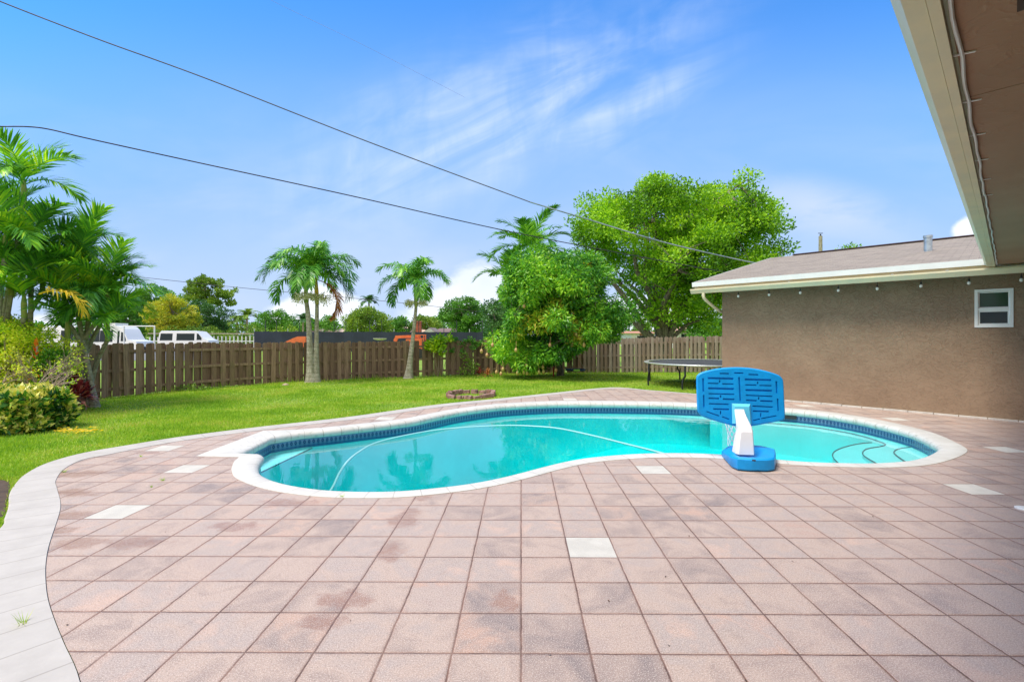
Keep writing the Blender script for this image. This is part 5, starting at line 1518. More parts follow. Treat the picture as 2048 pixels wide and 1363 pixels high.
areca('tall clump of feathery palms at the far left edge with one yellow frond', (20, 800), [(48, 362, 11.3, 11, 1.45), (62, 478, 11.2, 11, 1.5), (10, 470, 10.9, 10, 1.5), (22, 545, 11.0, 10, 1.45), (-70, 430, 11.4, 10, 1.6), (-60, 540, 11, 10, 1.5), (85, 540, 11.6, 9, 1.4), (48, 590, 11.0, 8, 1.2)], 3,
      extra=[(78, 588, 10.6, 80, 25, 1.15, 115, L_['yellowfrond'], 'yellow drooping frond')])
areca('lower clump of feathery palms beside the fence end with fronds reaching right over the vans', (152, 800), [(215, 640, 12.0, 8, 1.15), (135, 640, 11.5, 7, 1.0), (215, 580, 12.0, 9, 1.4), (150, 548, 11.8, 11, 1.55), (178, 585, 11.9, 11, 1.5), (200, 610, 12.1, 9, 1.3), (128, 590, 11.6, 10, 1.35), (165, 500, 12.0, 8, 1.3)], 8)

# ---------------- shrubs at the left
def shrub(name, label, cat, base, clumps, per, ll, lw, mat, seed, stems=True, group=None, droop=0, shell=.4, squash=.85, stem_r=.02, up=.3, tmat=None):
    rg = np.random.default_rng(seed); t = thing(name, label, cat, tuple(base), group)
    if stems:
        m = MB()
        for c in clumps:
            c = Vector(c[:3]); b = Vector(base) + Vector((rg.uniform(-.12, .12), rg.uniform(-.12, .12), -.04))
            m.tube([b, b.lerp(c, .5) + Vector((rg.uniform(-.08, .08), rg.uniform(-.08, .08), .03)), c], [stem_r, stem_r * .7, stem_r * .3], 5)
        m.build('stem', tmat or B_['twig'], t)
    V = clump_leaves(clumps, per, ll, lw, rg, droop, shell, squash, up)
    quads_mesh('foliage', V, mat, t); return t
rg = np.random.default_rng(17)
# clipped variegated bush
Zv = 8.9; cb = at(35, 780, Zv)
bx0 = at(-70, 800, Zv); cl = []
for i in range(300):
    a = rg.uniform(-1, 1); b = rg.uniform(-1, 1); c = rg.uniform(0, 1)
    if (abs(a) ** 3 + abs(b) ** 3) > 1.0: continue
    if c > .98 - .18 * max(abs(a), abs(b)) ** 3: continue
    p = at(27 + 78 * a, 800, Zv) + FW * (b * .6); cl.append((p.x, p.y, .05 + c * .60, .13))
gb = at(40, 800, Zv); gb.z = -.06
shrub('variegated_bush', 'clipped round bush with cream and green variegated leaves on the lawn at the left', 'bush', gb, cl, 95, .13, .032, L_['varie'], 6, stem_r=.015, squash=1, shell=.5)
# golden shrub behind
Zg = 11.0
gpoly = [(-60, 700), (-40, 640), (10, 625), (40, 640), (60, 660), (100, 648), (122, 672), (140, 700), (143, 740), (120, 775), (-60, 775)]
cl = clumps_in_px(gpoly, Zg, .55, 120, .24, rg, .6); gb = at(30, 800, Zg); gb.z = -.08
shrub('golden_shrub', 'loose shrub with bright yellow-green leaves behind the variegated bush', 'bush', gb, cl, 150, .062, .018, L_['golden'], 7)
cl = clumps_in_px([(95, 705), (118, 695), (132, 720), (126, 765), (100, 780), (85, 750)], 10.9, .3, 28, .17, rg, .6); gb = at(120, 800, 10.7); gb.z = -.08
shrub('green_shrub', 'small dark green leafy shrub between the bare twiggy shrub and the red plants', 'bush', gb, cl, 160, .06, .018, L_['shrubgreen'], 9)
# bare twiggy shrub in front
Zt = 9.95; tb0 = at(25, 790, Zt); tb0.z = -.07
tw = thing('twiggy_shrub', 'half-bare shrub of tangled pale brown twigs in front of the yellow-green shrub', 'bush', tuple(tb0))
m = MB(); m2 = MB(); rr_ = random.Random(2); ends = []
def grow(p, d, L, r_, depth):
    q = p + d * L; mid_ = p.lerp(q, .5) + Vector((rr_.uniform(-1, 1), rr_.uniform(-1, 1), rr_.uniform(-.5, .5))) * L * .1
    m.tube([p, mid_, q], [r_, r_ * .85, r_ * .7], 5 if depth < 3 else 3, cap=False)
    if depth == 5: ends.append(q); return
    for i in range(3 if depth in (1, 2, 3) else 2):
        e = (d + Vector((rr_.uniform(-1, 1), rr_.uniform(-1, 1), rr_.uniform(-.5, .45))) * .75).normalized()
        grow(q, e, L * rr_.uniform(.62, .85), r_ * .62, depth + 1)
for i in range(6):
    a = rr_.uniform(0, 6.28); grow(tb0 + Vector((math.cos(a) * .12, math.sin(a) * .12, 0)), Vector((math.cos(a) * .75, math.sin(a) * .5, 1)).normalized(), .50, .028, 0)
m.build('twigs', B_['twig'], tw)
E_ = np.array([tuple(e) for e in ends]); k = rng.choice(len(E_), min(len(E_), 350)); E2 = np.repeat(E_[k], 3, axis=0) + rng.normal(size=(len(k) * 3, 3)) * .03
V = leaf_rhombs(E2, norm(rng.normal(size=E2.shape)), rng.uniform(.03, .06, len(E2)), np.full(len(E2), .012), rng); quads_mesh('foliage', V, L_['golden'], tw)
# dark red strap-leaved plants
def rosette(name, label, cat, pos, h, n, L0, w, mat, seed, group=None):
    rg = np.random.default_rng(seed); t = thing(name, label, cat, tuple(pos), group); m = MB()
    m.tube([Vector(pos) - Vector((0, 0, .03)), Vector(pos) + Vector((.02, 0, h))], .018, 6); m.build('stem', B_['twig'], t); V = []
    for i in range(n):
        az = i * 2.4 + rg.uniform(-.3, .3); u_ = i / n; el = math.radians(80 - 85 * u_); p = np.array(pos) + np.array([0, 0, h * (1 - .5 * u_)]); d = np.array([math.sin(az) * math.cos(el), math.cos(az) * math.cos(el), math.sin(el)])
        s_ = np.array([math.cos(az), -math.sin(az), 0]); L1 = L0 * rg.uniform(.75, 1.1); q = p + d * L1 * .5; r_ = q + (d * .8 + np.array([0, 0, -.45])) * L1 * .5
        V.append([p - s_ * w * .3, p + s_ * w * .3, q + s_ * w, q - s_ * w]); V.append([q - s_ * w, q + s_ * w, r_ + s_ * .004, r_ - s_ * .004])
    quads_mesh('leaves', np.array(V), mat, t); return t
rr_ = random.Random(3)
tis = [(150, 793, 11.6, .62, 'tallest of the dark red ti plants, leaning on the palm stems by the fence end'), (172, 800, 11.4, .36, 'dark red ti plant nearest the first fence boards'), (140, 808, 11.0, .28, 'small dark red ti plant beside the variegated bush'), (158, 803, 11.2, .45, 'middle dark red ti plant with a pinkish crown')]
for i, (a, b, Z, h, lab) in enumerate(tis):
    p = at(a, b, Z); p.z = -.07; rosette('ti_plant', lab, 'plant', p, h, 38, .50, .038, L_['ti'], 40 + i, 'red ti plants')
p = at(72, 700, 10.6); p.z = -.05; rosette('croton', 'orange-red croton showing through the yellow-green shrub', 'plant', p, 1.55, 40, .24, .022, L_['croton'], 60)

# vines and plants at the fence
def px_clumps(L0): return [tuple(at(a, b, Z)) + (r,) for a, b, Z, r in L0]
vb_ = at(880, 752, 21.0); vb_.z = -.1
shrub('fence_vine', 'bright yellow-green vine spilling over the fence top to the right of the single palm', 'vine', vb_, px_clumps([(862, 686, 20.6, .2), (875, 680, 20.8, .26), (888, 678, 21, .22), (880, 695, 20.6, .2), (868, 697, 20.5, .16), (898, 676, 21, .15), (885, 706, 20.6, .12), (858, 694, 20.5, .12)]), 60, .16, .06, L_['vine'], 12, stem_r=.012, droop=.6)
vb_ = at(925, 750, 21.8); vb_.z = -.1
shrub('fence_vine', 'thin dark green vine creeping along the fence top left of the mango tree', 'vine', vb_, px_clumps([(a, 683 + 5 * math.sin(a * .7), 21.4 + (a - 900) * .008, .13) for a in range(905, 968, 7)] + [(905, 700, 21.2, .1), (945, 695, 21.6, .12), (925, 700, 21.3, .1)]), 50, .10, .035, L_['mid'], 13, stem_r=.01, droop=.5)
vb_ = at(938, 752, 21.3); vb_.z = -.1
shrub('weedy_shrub', 'thin weedy shrub growing against the fence left of the mango tree', 'bush', vb_, px_clumps([(935, 725, 21.2, .25), (928, 712, 21.2, .18), (948, 735, 21.2, .25), (940, 745, 21, .2), (925, 742, 21, .2)]), 60, .13, .028, L_['olive'], 14, stem_r=.01)
for i, (a, b, Z, lab) in enumerate(((958, 749, 21.2, 'reddish strap-leaved plant at the fence foot beside the mango tree'), (975, 752, 20.8, 'brown strap-leaved plant under the left side of the mango tree'))):
    p = at(a, b, Z); p.z = -.1; rosette('bromeliad', lab, 'plant', p, .1, 26, .5, .025, L_['ti'] if i == 0 else L_['deadfrond'], 70 + i)
p = lp(380, 781); shrub('fence_weed', 'small patch of weeds at the foot of the left fence', 'plant', p, [(p.x + .1, p.y - .1, p.z + .1, .16), (p.x - .25, p.y - .1, p.z + .08, .14), (p.x + .4, p.y, p.z + .07, .12)], 60, .09, .02, L_['olive'], 15, stem_r=.006)
# weeds along the foot of the fences: loose ground cover
V = []
for line in (fenceA_px, fenceB_px, fenceC_px):
    for i in range(len(line) - 1):
        a, b = lp(*line[i]), lp(*line[i + 1]); k = int((b - a).length * 60)
        for j in range(k):
            t = rng.random(); p = a.lerp(b, t); hh = rng.uniform(.05, .2) * (.5 + abs(math.sin(p.x * 1.3) * math.cos(p.y * 2.1))); th = rng.uniform(0, 6.28); o_ = rng.normal() * .08 - .08; w = .009; d = rng.uniform(0, .1)
            x, y = p.x, p.y + o_; V.append([(x - w, y, p.z - .01), (x + w, y, p.z - .01), (x + d * math.cos(th), y + d * math.sin(th), p.z + hh)])
tag(quads_mesh('fence_foot_grass', np.array(V), M['blade'], nper=3), kind='stuff')
# fallen yellow leaves beside the clipped bush
P = [gp(a + rng.normal() * 12, b + rng.normal() * 2.2, -.03) for a, b in [(rng.uniform(120, 185), rng.uniform(858, 866)) for _ in range(90)]]
P = np.array([(p.x, p.y, -.0) for p in P]); V = leaf_rhombs(P, norm(np.c_[rng.normal(size=(len(P), 2)), np.zeros(len(P))]), rng.uniform(.05, .10, len(P)), np.full(len(P), .02), rng)
V[:, :, 2] = np.clip(V[:, :, 2], -.02, .03)
tag(quads_mesh('fallen_leaves', V, L_['yellowfrond']), kind='stuff')
# small dead leaves / specks on the patio
P = []
for a, b in ((340, 1176), (138, 1249), (1378, 1073), (1337, 1092), (1332, 1151), (1490, 1358), (1336, 1289), (1748, 1034), (1583, 1122), (330, 1064), (190, 911), (1104, 1310), (700, 1240), (860, 1120), (1215, 1200)):
    p = gp(a, b); P.append((p.x, p.y, .004))
P = np.array(P); V = leaf_rhombs(P, norm(np.c_[rng.normal(size=(len(P), 2)), np.full(len(P), .1)]), rng.uniform(.012, .03, len(P)), np.full(len(P), .006), rng)
V[:, :, 2] = np.clip(V[:, :, 2], .003, .012)
tag(quads_mesh('patio_debris', V, simple('dead_leaf', (0.10, 0.055, 0.03), .8)), kind='stuff')
# ================================================================== BEYOND THE FENCE
def bgtree(name, label, poly, Z, depth, n, r, per, ll, lw, mat, seed, **kw):
    cx_ = sum(p[0] for p in poly) / len(poly); cy_ = sum(p[1] for p in poly) / len(poly)
    b = at(cx_, 700, Z); b.z = -.12; f = at(cx_, min(cy_ + 22, 668), Z)
    return tree(name, label, 'tree', b, f, poly, Z, depth, n, r, per, ll, lw, mat, B_['grey'], kw.pop('r0', .35), kw.pop('r1', .25), seed, **kw)
G = 'trees beyond the fence'
bgtree('airy_tree', 'tall open tree with sky showing through its crown, above the white van', [(368, 600), (374, 565), (398, 546), (430, 542), (455, 556), (472, 588), (470, 612), (445, 622), (405, 606), (380, 604)], 95, 3, 46, .85, 150, .42, .15, L_['olive'], 101, group=G, inset=.8, shell=.2, nl=9)
bgtree('yellow_tree', 'rounded yellow-green tree in flower above the bus and van', [(288, 675), (292, 625), (312, 598), (345, 586), (372, 598), (392, 625), (390, 675)], 74, 3, 90, .8, 170, .26, .09, L_['yellow'], 102, group=G)
bgtree('dark_tree', 'dark grey-green tree to the right of the yellow tree', [(366, 680), (366, 612), (395, 598), (435, 606), (456, 628), (465, 680)], 84, 3, 80, .9, 150, .30, .10, L_['dark'], 103, group=G)
bgtree('round_tree', 'green tree standing behind the yellow tree at its upper left', [(262, 680), (268, 590), (290, 572), (318, 570), (360, 576), (380, 600), (370, 640), (300, 680)], 98, 4, 80, 1.1, 130, .42, .15, L_['mid'], 104, group=G)
bgtree('round_tree', 'green tree seen through the areca fronds at the left', [(130, 680), (150, 610), (200, 585), (250, 592), (280, 620), (285, 680)], 90, 4, 80, 1.1, 130, .42, .15, L_['mid'], 105, group=G)
bgtree('dome_tree', 'smooth dome-shaped green tree left of the double palm', [(510, 680), (514, 640), (532, 622), (556, 616), (580, 624), (594, 645), (600, 680)], 110, 4, 70, 1.1, 130, .40, .14, L_['mid'], 106, group=G)
bgtree('round_tree', 'green tree behind the dead frond of the double palm', [(598, 680), (606, 645), (640, 628), (672, 634), (692, 655), (694, 680)], 112, 4, 60, 1.2, 120, .45, .16, L_['mid'], 107, group=G)
bgtree('spreading_tree', 'layered olive-green tree under the small distant palm', [(684, 680), (688, 645), (706, 620), (735, 608), (765, 616), (782, 640), (786, 680)], 82, 3.5, 90, .95, 140, .32, .11, L_['olive'], 108, group=G)
bgtree('round_tree', 'low green tree left of the single palm trunk', [(778, 680), (784, 645), (800, 632), (815, 640), (825, 680)], 100, 3, 40, 1.0, 110, .4, .14, L_['mid'], 109, group=G)
bgtree('round_tree', 'green dome of a tree right of the single palm trunk', [(818, 680), (822, 642), (845, 628), (868, 634), (884, 652), (890, 680)], 105, 3, 56, 1.1, 120, .42, .15, L_['olive'], 110, group=G)
bgtree('oak_tree', 'large dark green oak between the single palm and the mango tree', [(876, 645), (882, 615), (904, 600), (932, 592), (958, 598), (976, 618), (975, 645), (955, 676), (905, 676), (898, 655)], 84, 3.5, 110, .85, 150, .30, .11, L_['mid'], 111, group=G)
bgtree('round_tree', 'dark trees directly behind the left edge of the mango tree', [(955, 690), (962, 620), (985, 600), (1010, 590), (1050, 640), (1050, 690)], 60, 3, 80, .8, 130, .26, .09, L_['dark'], 112, group=G)
bgtree('round_tree', 'small bright tree in the gap between mango tree and shade tree', [(1262, 690), (1264, 655), (1280, 644), (1298, 652), (1304, 690)], 90, 3, 30, .9, 110, .36, .12, L_['olive'], 113, group=G)
bgtree('round_tree', 'green tree seen under the shade tree beside the house corner', [(1380, 690), (1384, 640), (1420, 628), (1460, 640), (1470, 690)], 60, 3, 50, .8, 120, .26, .09, L_['mid'], 114, group=G)
bgtree('roof_top_tree', 'tree whose tip just shows above the house ridge', [(1640, 600), (1650, 520), (1678, 500), (1696, 488), (1716, 497), (1750, 540), (1760, 600)], 45, 2, 50, .8, 130, .22, .07, L_['bright'], 115, group=G)
# far wood, one mass
rg = np.random.default_rng(200); cl = []
for i in range(620):
    a = rg.uniform(-700, 2900); Z = rg.uniform(112, 128)
    top = 642 + 9 * math.sin(a * .021) + 6 * math.sin(a * .053 + 1)
    y = rg.uniform(top, 690); p = at(a, y, Z); cl.append((p.x, p.y, p.z, rg.uniform(1.1, 1.9)))
V = clump_leaves(cl, 120, .62, .22, rg, shell=.5); tag(quads_mesh('far_wood', V, L_['mid']), kind='stuff')
cl = []
for i in range(130):
    a = rg.uniform(300, 585); Z = rg.uniform(70, 78); top = 655 + 4 * math.sin(a * .06)
    y = rg.uniform(top, 690); p = at(a, y, Z); cl.append((p.x, p.y, p.z, rg.uniform(.5, .9)))
V = clump_leaves(cl, 90, .30, .10, rg, shell=.5); tag(quads_mesh('hedge_growth', V, L_['olive']), kind='stuff')
# distant palms
rg = np.random.default_rng(77)
for a, b, Z, L0, lab in ((738, 603, 84, 1.9, 'small dark distant palm poking above the olive-green tree'), (494, 632, 78, 2.0, 'distant palm with a brown trunk above the white railing'), (474, 642, 80, 1.5, 'low distant palm just left of the brown-trunked one'), (606, 640, 90, 2.2, 'blue-green distant palm touching the left trunk of the double palm'), (1002, 625, 66, 1.9, 'distant palm at the left edge of the mango tree')):
    c = at(a, b, Z); base = Vector((c.x, c.y, -.12))
    t = thing('distant_palm', lab, 'palm', tuple(base), 'distant palms'); palm_trunk(t, [base, base.lerp(c, .5), c], .2, .14, B_['twig'])
    for i in range(13):
        az = 2 * math.pi * i * .382; u_ = i / 13; frond(c, az, math.radians(80 - 75 * u_), L0, math.radians(85), .75, 18, .07, L_['dark'] if a in (738, 606) else L_['olive'], t, rg, droop=.5, plume=.1, rr=.04)

# ---------------- vehicles
def frame_mat(orig, yaw):
    c, s_ = math.cos(yaw), math.sin(yaw)
    return Matrix(((c, -s_, 0, orig.x), (s_, c, 0, orig.y), (0, 0, 1, orig.z), (0, 0, 0, 1)))
M['vanwhite'] = simple('vehicle_white', (0.80, 0.80, 0.80), .25, .03, 2, coat=.5)
M['tyre'] = simple('tyre', (0.02, 0.02, 0.02), .8); M['rim'] = simple('wheel_rim', (.5, .5, .5), .3, metal=.8)
M['redlamp'] = simple('lamp_red', (.5, .02, .02), .3); M['headlamp'] = simple('lamp_clear', (.8, .8, .8), .1)
def vehicle(name, label, cat, orig, yaw, prof, W_, wheels, windows, extras, wr=.36):
    """prof: side outline (x,z) clockwise; windows: lists of (x,z) polygons on both sides"""
    T = frame_mat(orig, yaw); t = thing(name, label, cat, tuple(orig))
    zmax = max(z for x, z in prof); m = MB(); rings = []
    for y, sc_ in ((-W_ / 2, .0), (-W_ / 2 + .0, 1), (W_ / 2, 1), (W_ / 2, .0)):
        if sc_ == 0: continue
    def side_y(z): return W_ / 2 - max(0, (z - 1.0)) * .09
    cols_ = (-1, -.9, .9, 1)
    for c in cols_:
        rings.append([T @ Vector((x, side_y(z) * c, z if abs(c) < 1 else (z - (.05 if z > zmax - .05 else 0)))) for x, z in prof])
    m.loft(rings); b = m.build('body', M['vanwhite'], t, 30)
    for s_ in (-1, 1):
        for wpoly in windows:
            m = MB(); A = [T @ Vector((x, s_ * (side_y(z) + .012), z)) for x, z in wpoly]; B2 = [T @ Vector((x, s_ * (side_y(z) - .02), z)) for x, z in wpoly]
            m.loft([A, B2]); m.build('window', M['glass_dark'], t)
    for x in wheels:
        for s_ in (-1, 1):
            m = MB(); c = T @ Vector((x, s_ * (W_ / 2 - .12), wr)); d = (T.to_3x3() @ Vector((0, 1, 0)))
            m.tube([c - d * .12, c + d * .12], wr, 18); w = m.build('wheel', M['tyre'], t, 40)
            m = MB(); m.tube([c + d * (.121 * s_), c + d * (.135 * s_)], wr * .58, 14); r_ = m.build('rim', M['rim'], w)
            r_.matrix_parent_inverse = w.matrix_parent_inverse.copy() if False else r_.matrix_parent_inverse
    for nm, mat_, boxes in extras:
        for bx_ in boxes:
            m = MB(); m.box(*bx_, T); m.build(nm, mat_, t)
    return t
# passenger van: x runs towards the front (to the right)
Zvn = 60.0; o_ = at(328, 700, Zvn); o_.z = -.085
vehicle('passenger_van', 'white passenger van with dark windows parked beyond the left fence', 'van', o_, YAW, [(0, .35), (0, 1.2), (.12, 2.1), (.3, 2.32), (4.3, 2.32), (4.75, 2.22), (5.35, 1.62), (5.6, 1.35), (6.15, 1.15), (6.25, .9), (6.25, .35)], 2.05, (1.2, 5.2),
        [[(.2, 1.15), (.28, 2.0), (1.75, 2.0), (1.75, 1.15)], [(2.25, 1.15), (2.25, 2.0), (4.45, 2.0), (4.45, 1.15)], [(4.75, 1.2), (4.72, 2.02), (4.95, 1.95), (5.35, 1.45), (5.35, 1.2)]],
        [('tail_lamp', M['redlamp'], [(-.02, .05, -.98, -.8, .9, 1.4), (-.02, .05, .8, .98, .9, 1.4)]), ('bumper', M['darksteel'], [(-.1, .05, -.98, .98, .35, .55), (6.2, 6.32, -.95, .95, .35, .6)]), ('headlight', M['headlamp'], [(6.15, 6.27, -.9, -.6, .75, .95), (6.15, 6.27, .6, .9, .75, .95)])])
Zbs = 48.0; o_ = at(104, 700, Zbs); o_.z = -.085
vehicle('shuttle_bus', 'white shuttle bus with a long row of dark windows parked beyond the areca palms', 'bus', o_, YAW, [(0, .4), (0, 2.2), (.1, 2.6), (.35, 2.72), (7.4, 2.72), (7.75, 2.6), (8.0, 2.35), (8.3, 1.7), (8.5, 1.35), (9.3, 1.15), (9.4, .9), (9.4, .4)], 2.3, (1.8, 8.4),
        [[(1.9 + i * 1.28, 1.15), (1.9 + i * 1.28, 2.25), (3.14 + i * 1.28, 2.25), (3.14 + i * 1.28, 1.15)] for i in range(4)] + [[(7.45, .9), (7.45, 2.2), (7.65, 2.2), (7.65, .9)], [(7.8, 1.2), (7.8, 2.1), (8.05, 2.05), (8.3, 1.4), (8.3, 1.2)]],
        [('roof_unit', M['vanwhite'], [(4.6, 7.0, -.8, .8, 2.73, 2.98)]), ('bumper', M['darksteel'], [(-.12, .03, -1.1, 1.1, .4, .62), (9.36, 9.5, -1.1, 1.1, .4, .65)]), ('tail_lamp', M['redlamp'], [(-.03, .03, -1.1, -.9, 1.0, 1.4), (-.03, .03, .9, 1.1, 1.0, 1.4)])], wr=.42)
# white pipe frame
Zf = 44.0; fb_ = at(309, 700, Zf); fb_.z = -.085
t = thing('pipe_frame', 'white pipe frame standing between the bus and the van', 'frame', tuple(fb_))
def P_(a, b, Z=Zf): return at(a, b, Z)
g0 = P_(309, 700); g0.z = -.085; g1_ = P_(248, 700); g1_.z = -.085
m = MB(); m.tube([g0, P_(309, 652)], .06, 8); m.build('post', M['white'], t); m = MB(); m.tube([g1_, P_(248, 652)], .06, 8); m.build('post', M['white'], t)
m = MB(); m.tube([P_(245, 652), P_(310, 652)], .05, 8); m.build('crossbar', M['white'], t)
# low white railing with a beige top rail
Zr = 64.0; r0_ = at(300, 700, Zr); r0_.z = -.085
t = thing('white_railing', 'low white picket railing with a beige top rail right of the van', 'railing', tuple(r0_))
m = MB(); m.bar(at(296, 666.5, Zr), at(511, 667, Zr), .12, .12); m.build('top_rail', simple('rail_beige', (.42, .36, .27), .7), t)
m = MB(); q0, q1 = at(296, 682, Zr), at(520, 682, Zr); m.bar(q0, q1, .06, .10); m.build('bottom_rail', M['white'], t)
for i, a in enumerate(range(300, 580, 8)):
    tp_ = at(a, 672 if a > 420 else 674, Zr); b_ = Vector((tp_.x, tp_.y, -.085))
    if a > 512 and i % 2: continue
    m = MB(); m.bar(b_, tp_, .11 if i % 3 else .15, .09, up=(1, 0, 0)); m.build('post', M['white'], t)
# dark windscreen fence
Zd0, Zd1 = 50.0, 46.0
M['mesh'] = simple('screen_mesh', (0.018, 0.028, 0.05), .85, .35, .6)
d0_ = at(508, 700, Zd0); d0_.z = -.1
t = thing('screened_fence', 'long dark blue-black screened fence on thin posts beyond the brown fence', 'fence', tuple(d0_))
A_, B2 = at(508, 662.5, Zd0), at(965, 664, Zd1); m = MB()
N_ = 46; V0 = []; V1 = []
for i in range(N_ + 1):
    p = A_.lerp(B2, i / N_); wv = .04 * math.sin(i * 1.7); V0.append(Vector((p.x, p.y + wv, p.z + .03 * math.sin(i * 2.9)))); V1.append(Vector((p.x, p.y, .05)))
m.loft([V0, V1], cap=False, closed=False); m.loft([[p + Vector((0, .02, 0)) for p in V0], [p + Vector((0, .02, 0)) for p in V1]], cap=False, closed=False); m.build('screen', M['mesh'], t)
for i in range(20):
    p = A_.lerp(B2, i / 19); m = MB(); m.tube([Vector((p.x, p.y + .06, -.1)), Vector((p.x, p.y + .06, p.z + (1.15 if i % 3 else .3)))], .035, 6); m.build('post', M['greysteel'] if i % 3 == 0 else M['darksteel'], t)
# orange machines
M['orange'] = simple('orange_paint', (0.75, 0.16, 0.05), .45, .25, 3)
def machine(label, a0, a1, yt, Z, kind):
    o = at((a0 + a1) / 2, 700, Z); o.z = -.09; w = (a1 - a0) / FP * Z; T = frame_mat(o, YAW); t = thing('construction_machine', label, 'machine', tuple(o), 'orange machines beyond the fence'); h = EYE + (HORY - yt) / FP * Z + .09
    def bx(nm, mat_, *q):
        m = MB(); m.box(*q, T); return m.build(nm, mat_, t)
    if kind == 0:     # boom lift folded down
        bx('chassis', M['orange'], -w * .45, w * .45, -.7, .7, .45, .95); bx('turret', M['orange'], -w * .1, w * .4, -.55, .55, .96, h * .82)
        m = MB(); m.bar(T @ Vector((-w * .48, 0, h - .16)), T @ Vector((w * .3, 0, h - .10)), .22, .22); m.build('boom', M['orange'], t)
        m = MB(); m.bar(T @ Vector((-w * .5, 0, h - .5)), T @ Vector((-w * .42, 0, h - .1)), .2, .25); m.build('boom_head', M['orange'], t)
        m = MB()
        for y in (-.4, .4):
            for x in (w * .1, w * .28, w * .46): m.bar(T @ Vector((x, y, .9)), T @ Vector((x, y, h)), .06, .06)
            m.bar(T @ Vector((w * .08, y, h)), T @ Vector((w * .48, y, h)), .06, .06); m.bar(T @ Vector((w * .08, y, h - .28)), T @ Vector((w * .48, y, h - .28)), .05, .05)
        m.build('guard_rail', M['orange'], t)
    else:             # loader seen from the side: sloping hood
        m = MB(); pr = [(-w * .5, .6), (-w * .5, h - .42), (-w * .1, h - .12), (w * .12, h), (w * .5, h), (w * .5, .6)]
        m.loft([[T @ Vector((x, y, z)) for x, z in pr] for y in (-.6, .6)]); m.build('hood', M['orange'], t)
        bx('grille', M['darksteel'], -w * .5 - .03, -w * .5 - .001, -.45, .45, .7, h - .55)
    for x in (-w * .32, w * .32):
        for y in (-.72, .72):
            m = MB(); c = T @ Vector((x, y, .4)); d = T.to_3x3() @ Vector((0, .14, 0)); m.tube([c - d, c + d], .4, 16); m.build('wheel', M['tyre'], t, 40)
machine('orange boom lift with guard rails beyond the fence at the single palm', 790, 852, 669.5, 38, 0)
machine('orange loader hood just left of the double palm trunks, above the fence', 578, 617, 672.5, 40, 1)
# white stone fountain bowl
Zq = 30; c = at(760, 676.5, Zq); b_ = Vector((c.x, c.y, -.09)); t = thing('fountain', 'white stone bowl on a pedestal showing above the fence between the palms', 'fountain', tuple(b_))
m = MB(); pr = [(.26, 0), (.26, .1), (.10, .2), (.09, 1.2), (.14, c.z - .12)]
m.loft([[b_ + Vector((math.cos(q) * r_, math.sin(q) * r_, z)) for q in np.linspace(0, 2 * math.pi, 16, endpoint=False)] for r_, z in pr]); m.build('pedestal', simple('stone_white', (.62, .60, .55), .8, .2, 8), t, 40)
m = MB(); pr = [(.14, c.z - .02), (.36, c.z + .03), (.42, c.z + .085), (.42, c.z + .10), (.36, c.z + .09), (.1, c.z + .05)]
m.loft([[b_ + Vector((math.cos(q) * r_, math.sin(q) * r_, z)) for q in np.linspace(0, 2 * math.pi, 20, endpoint=False)] for r_, z in pr]); m.build('bowl', simple('stone_bowl', (.66, .64, .58), .8, .2, 8), t, 40)
# houses beyond
def bghouse(label, a0, a1, yr, ye, Z, dep, roofc, wallc, kind='hip', hipf=.25):
    o = at((a0 + a1) / 2, 700, Z); o.z = -.12; w = (a1 - a0) / FP * Z / 2; T = frame_mat(o, YAW); t = thing('distant_house', label, 'house', tuple(o))
    ze = EYE + (HORY - ye) / FP * Z + .12; zr = EYE + (HORY - yr) / FP * Z + .12
    wm = simple('far_wall', wallc, .8, .1, .5); rm = simple('far_roof', roofc, .85, .2, .8, col2=tuple(q * .8 for q in roofc))
    m = MB(); m.box(-w + .5, w - .5, .5, dep - .5, 0, ze, T); m.build('wall', wm, t)
    m = MB()
    if kind == 'hip':
        q = [(-w, 0, ze), (w, 0, ze), (w, dep, ze), (-w, dep, ze), (-w * (1 - hipf * 2), dep / 2, zr), (w * (1 - hipf * 2), dep / 2, zr)]; m.v = [T @ Vector(p) for p in q]
        for f in ((0, 1, 5, 4), (1, 2, 5), (2, 3, 4, 5), (3, 0, 4), (3, 2, 1, 0)): m.face(f)
    else:
        q = [(-w, 0, ze), (w, 0, ze), (w, dep, ze), (-w, dep, ze), (0, 0, zr), (0, dep, zr)]; m.v = [T @ Vector(p) for p in q]
        for f in ((0, 3, 5, 4), (1, 4, 5, 2), (0, 4, 1), (3, 2, 5), (0, 1, 2, 3)): m.face(f)
    m.build('roof', rm, t)
    if kind != 'hip':
        m = MB(); m.v = [T @ Vector(p) for p in ((-w * .93, -.06, ze + .05), (w * .93, -.06, ze + .05), (0, -.06, zr - .12))]; m.face((0, 1, 2)); m.build('gable', wm, t)
    k = max(2, int(w / 2))
    for i in range(k):
        x = -w + 1.4 + (2 * w - 2.8) * (i + .5) / k; m = MB(); m.box(x - .6, x + .6, .44, .498, .95, min(2.1, ze - .3), T); f_ = m.build('window', M['white'], t)
        m = MB(); m.box(x - .5, x + .5, .42, .438, 1.05, min(2.0, ze - .4), T); m.build('pane', M['glass_dark'], f_)
    m = MB(); m.box(-.5, .5, .44, .497, 0, 2.05, T); m.build('door', simple('far_door', (.3, .12, .08), .5), t)
bghouse('distant house with a pale pink tiled hip roof behind the double palm', 572, 704, 656, 664.5, 108, 9, (.58, .44, .38), (.6, .55, .48))
bghouse('distant house with a wide peach tiled hip roof between the palms', 722, 860, 653, 664.5, 100, 9, (.62, .45, .36), (.6, .56, .48), hipf=.22)
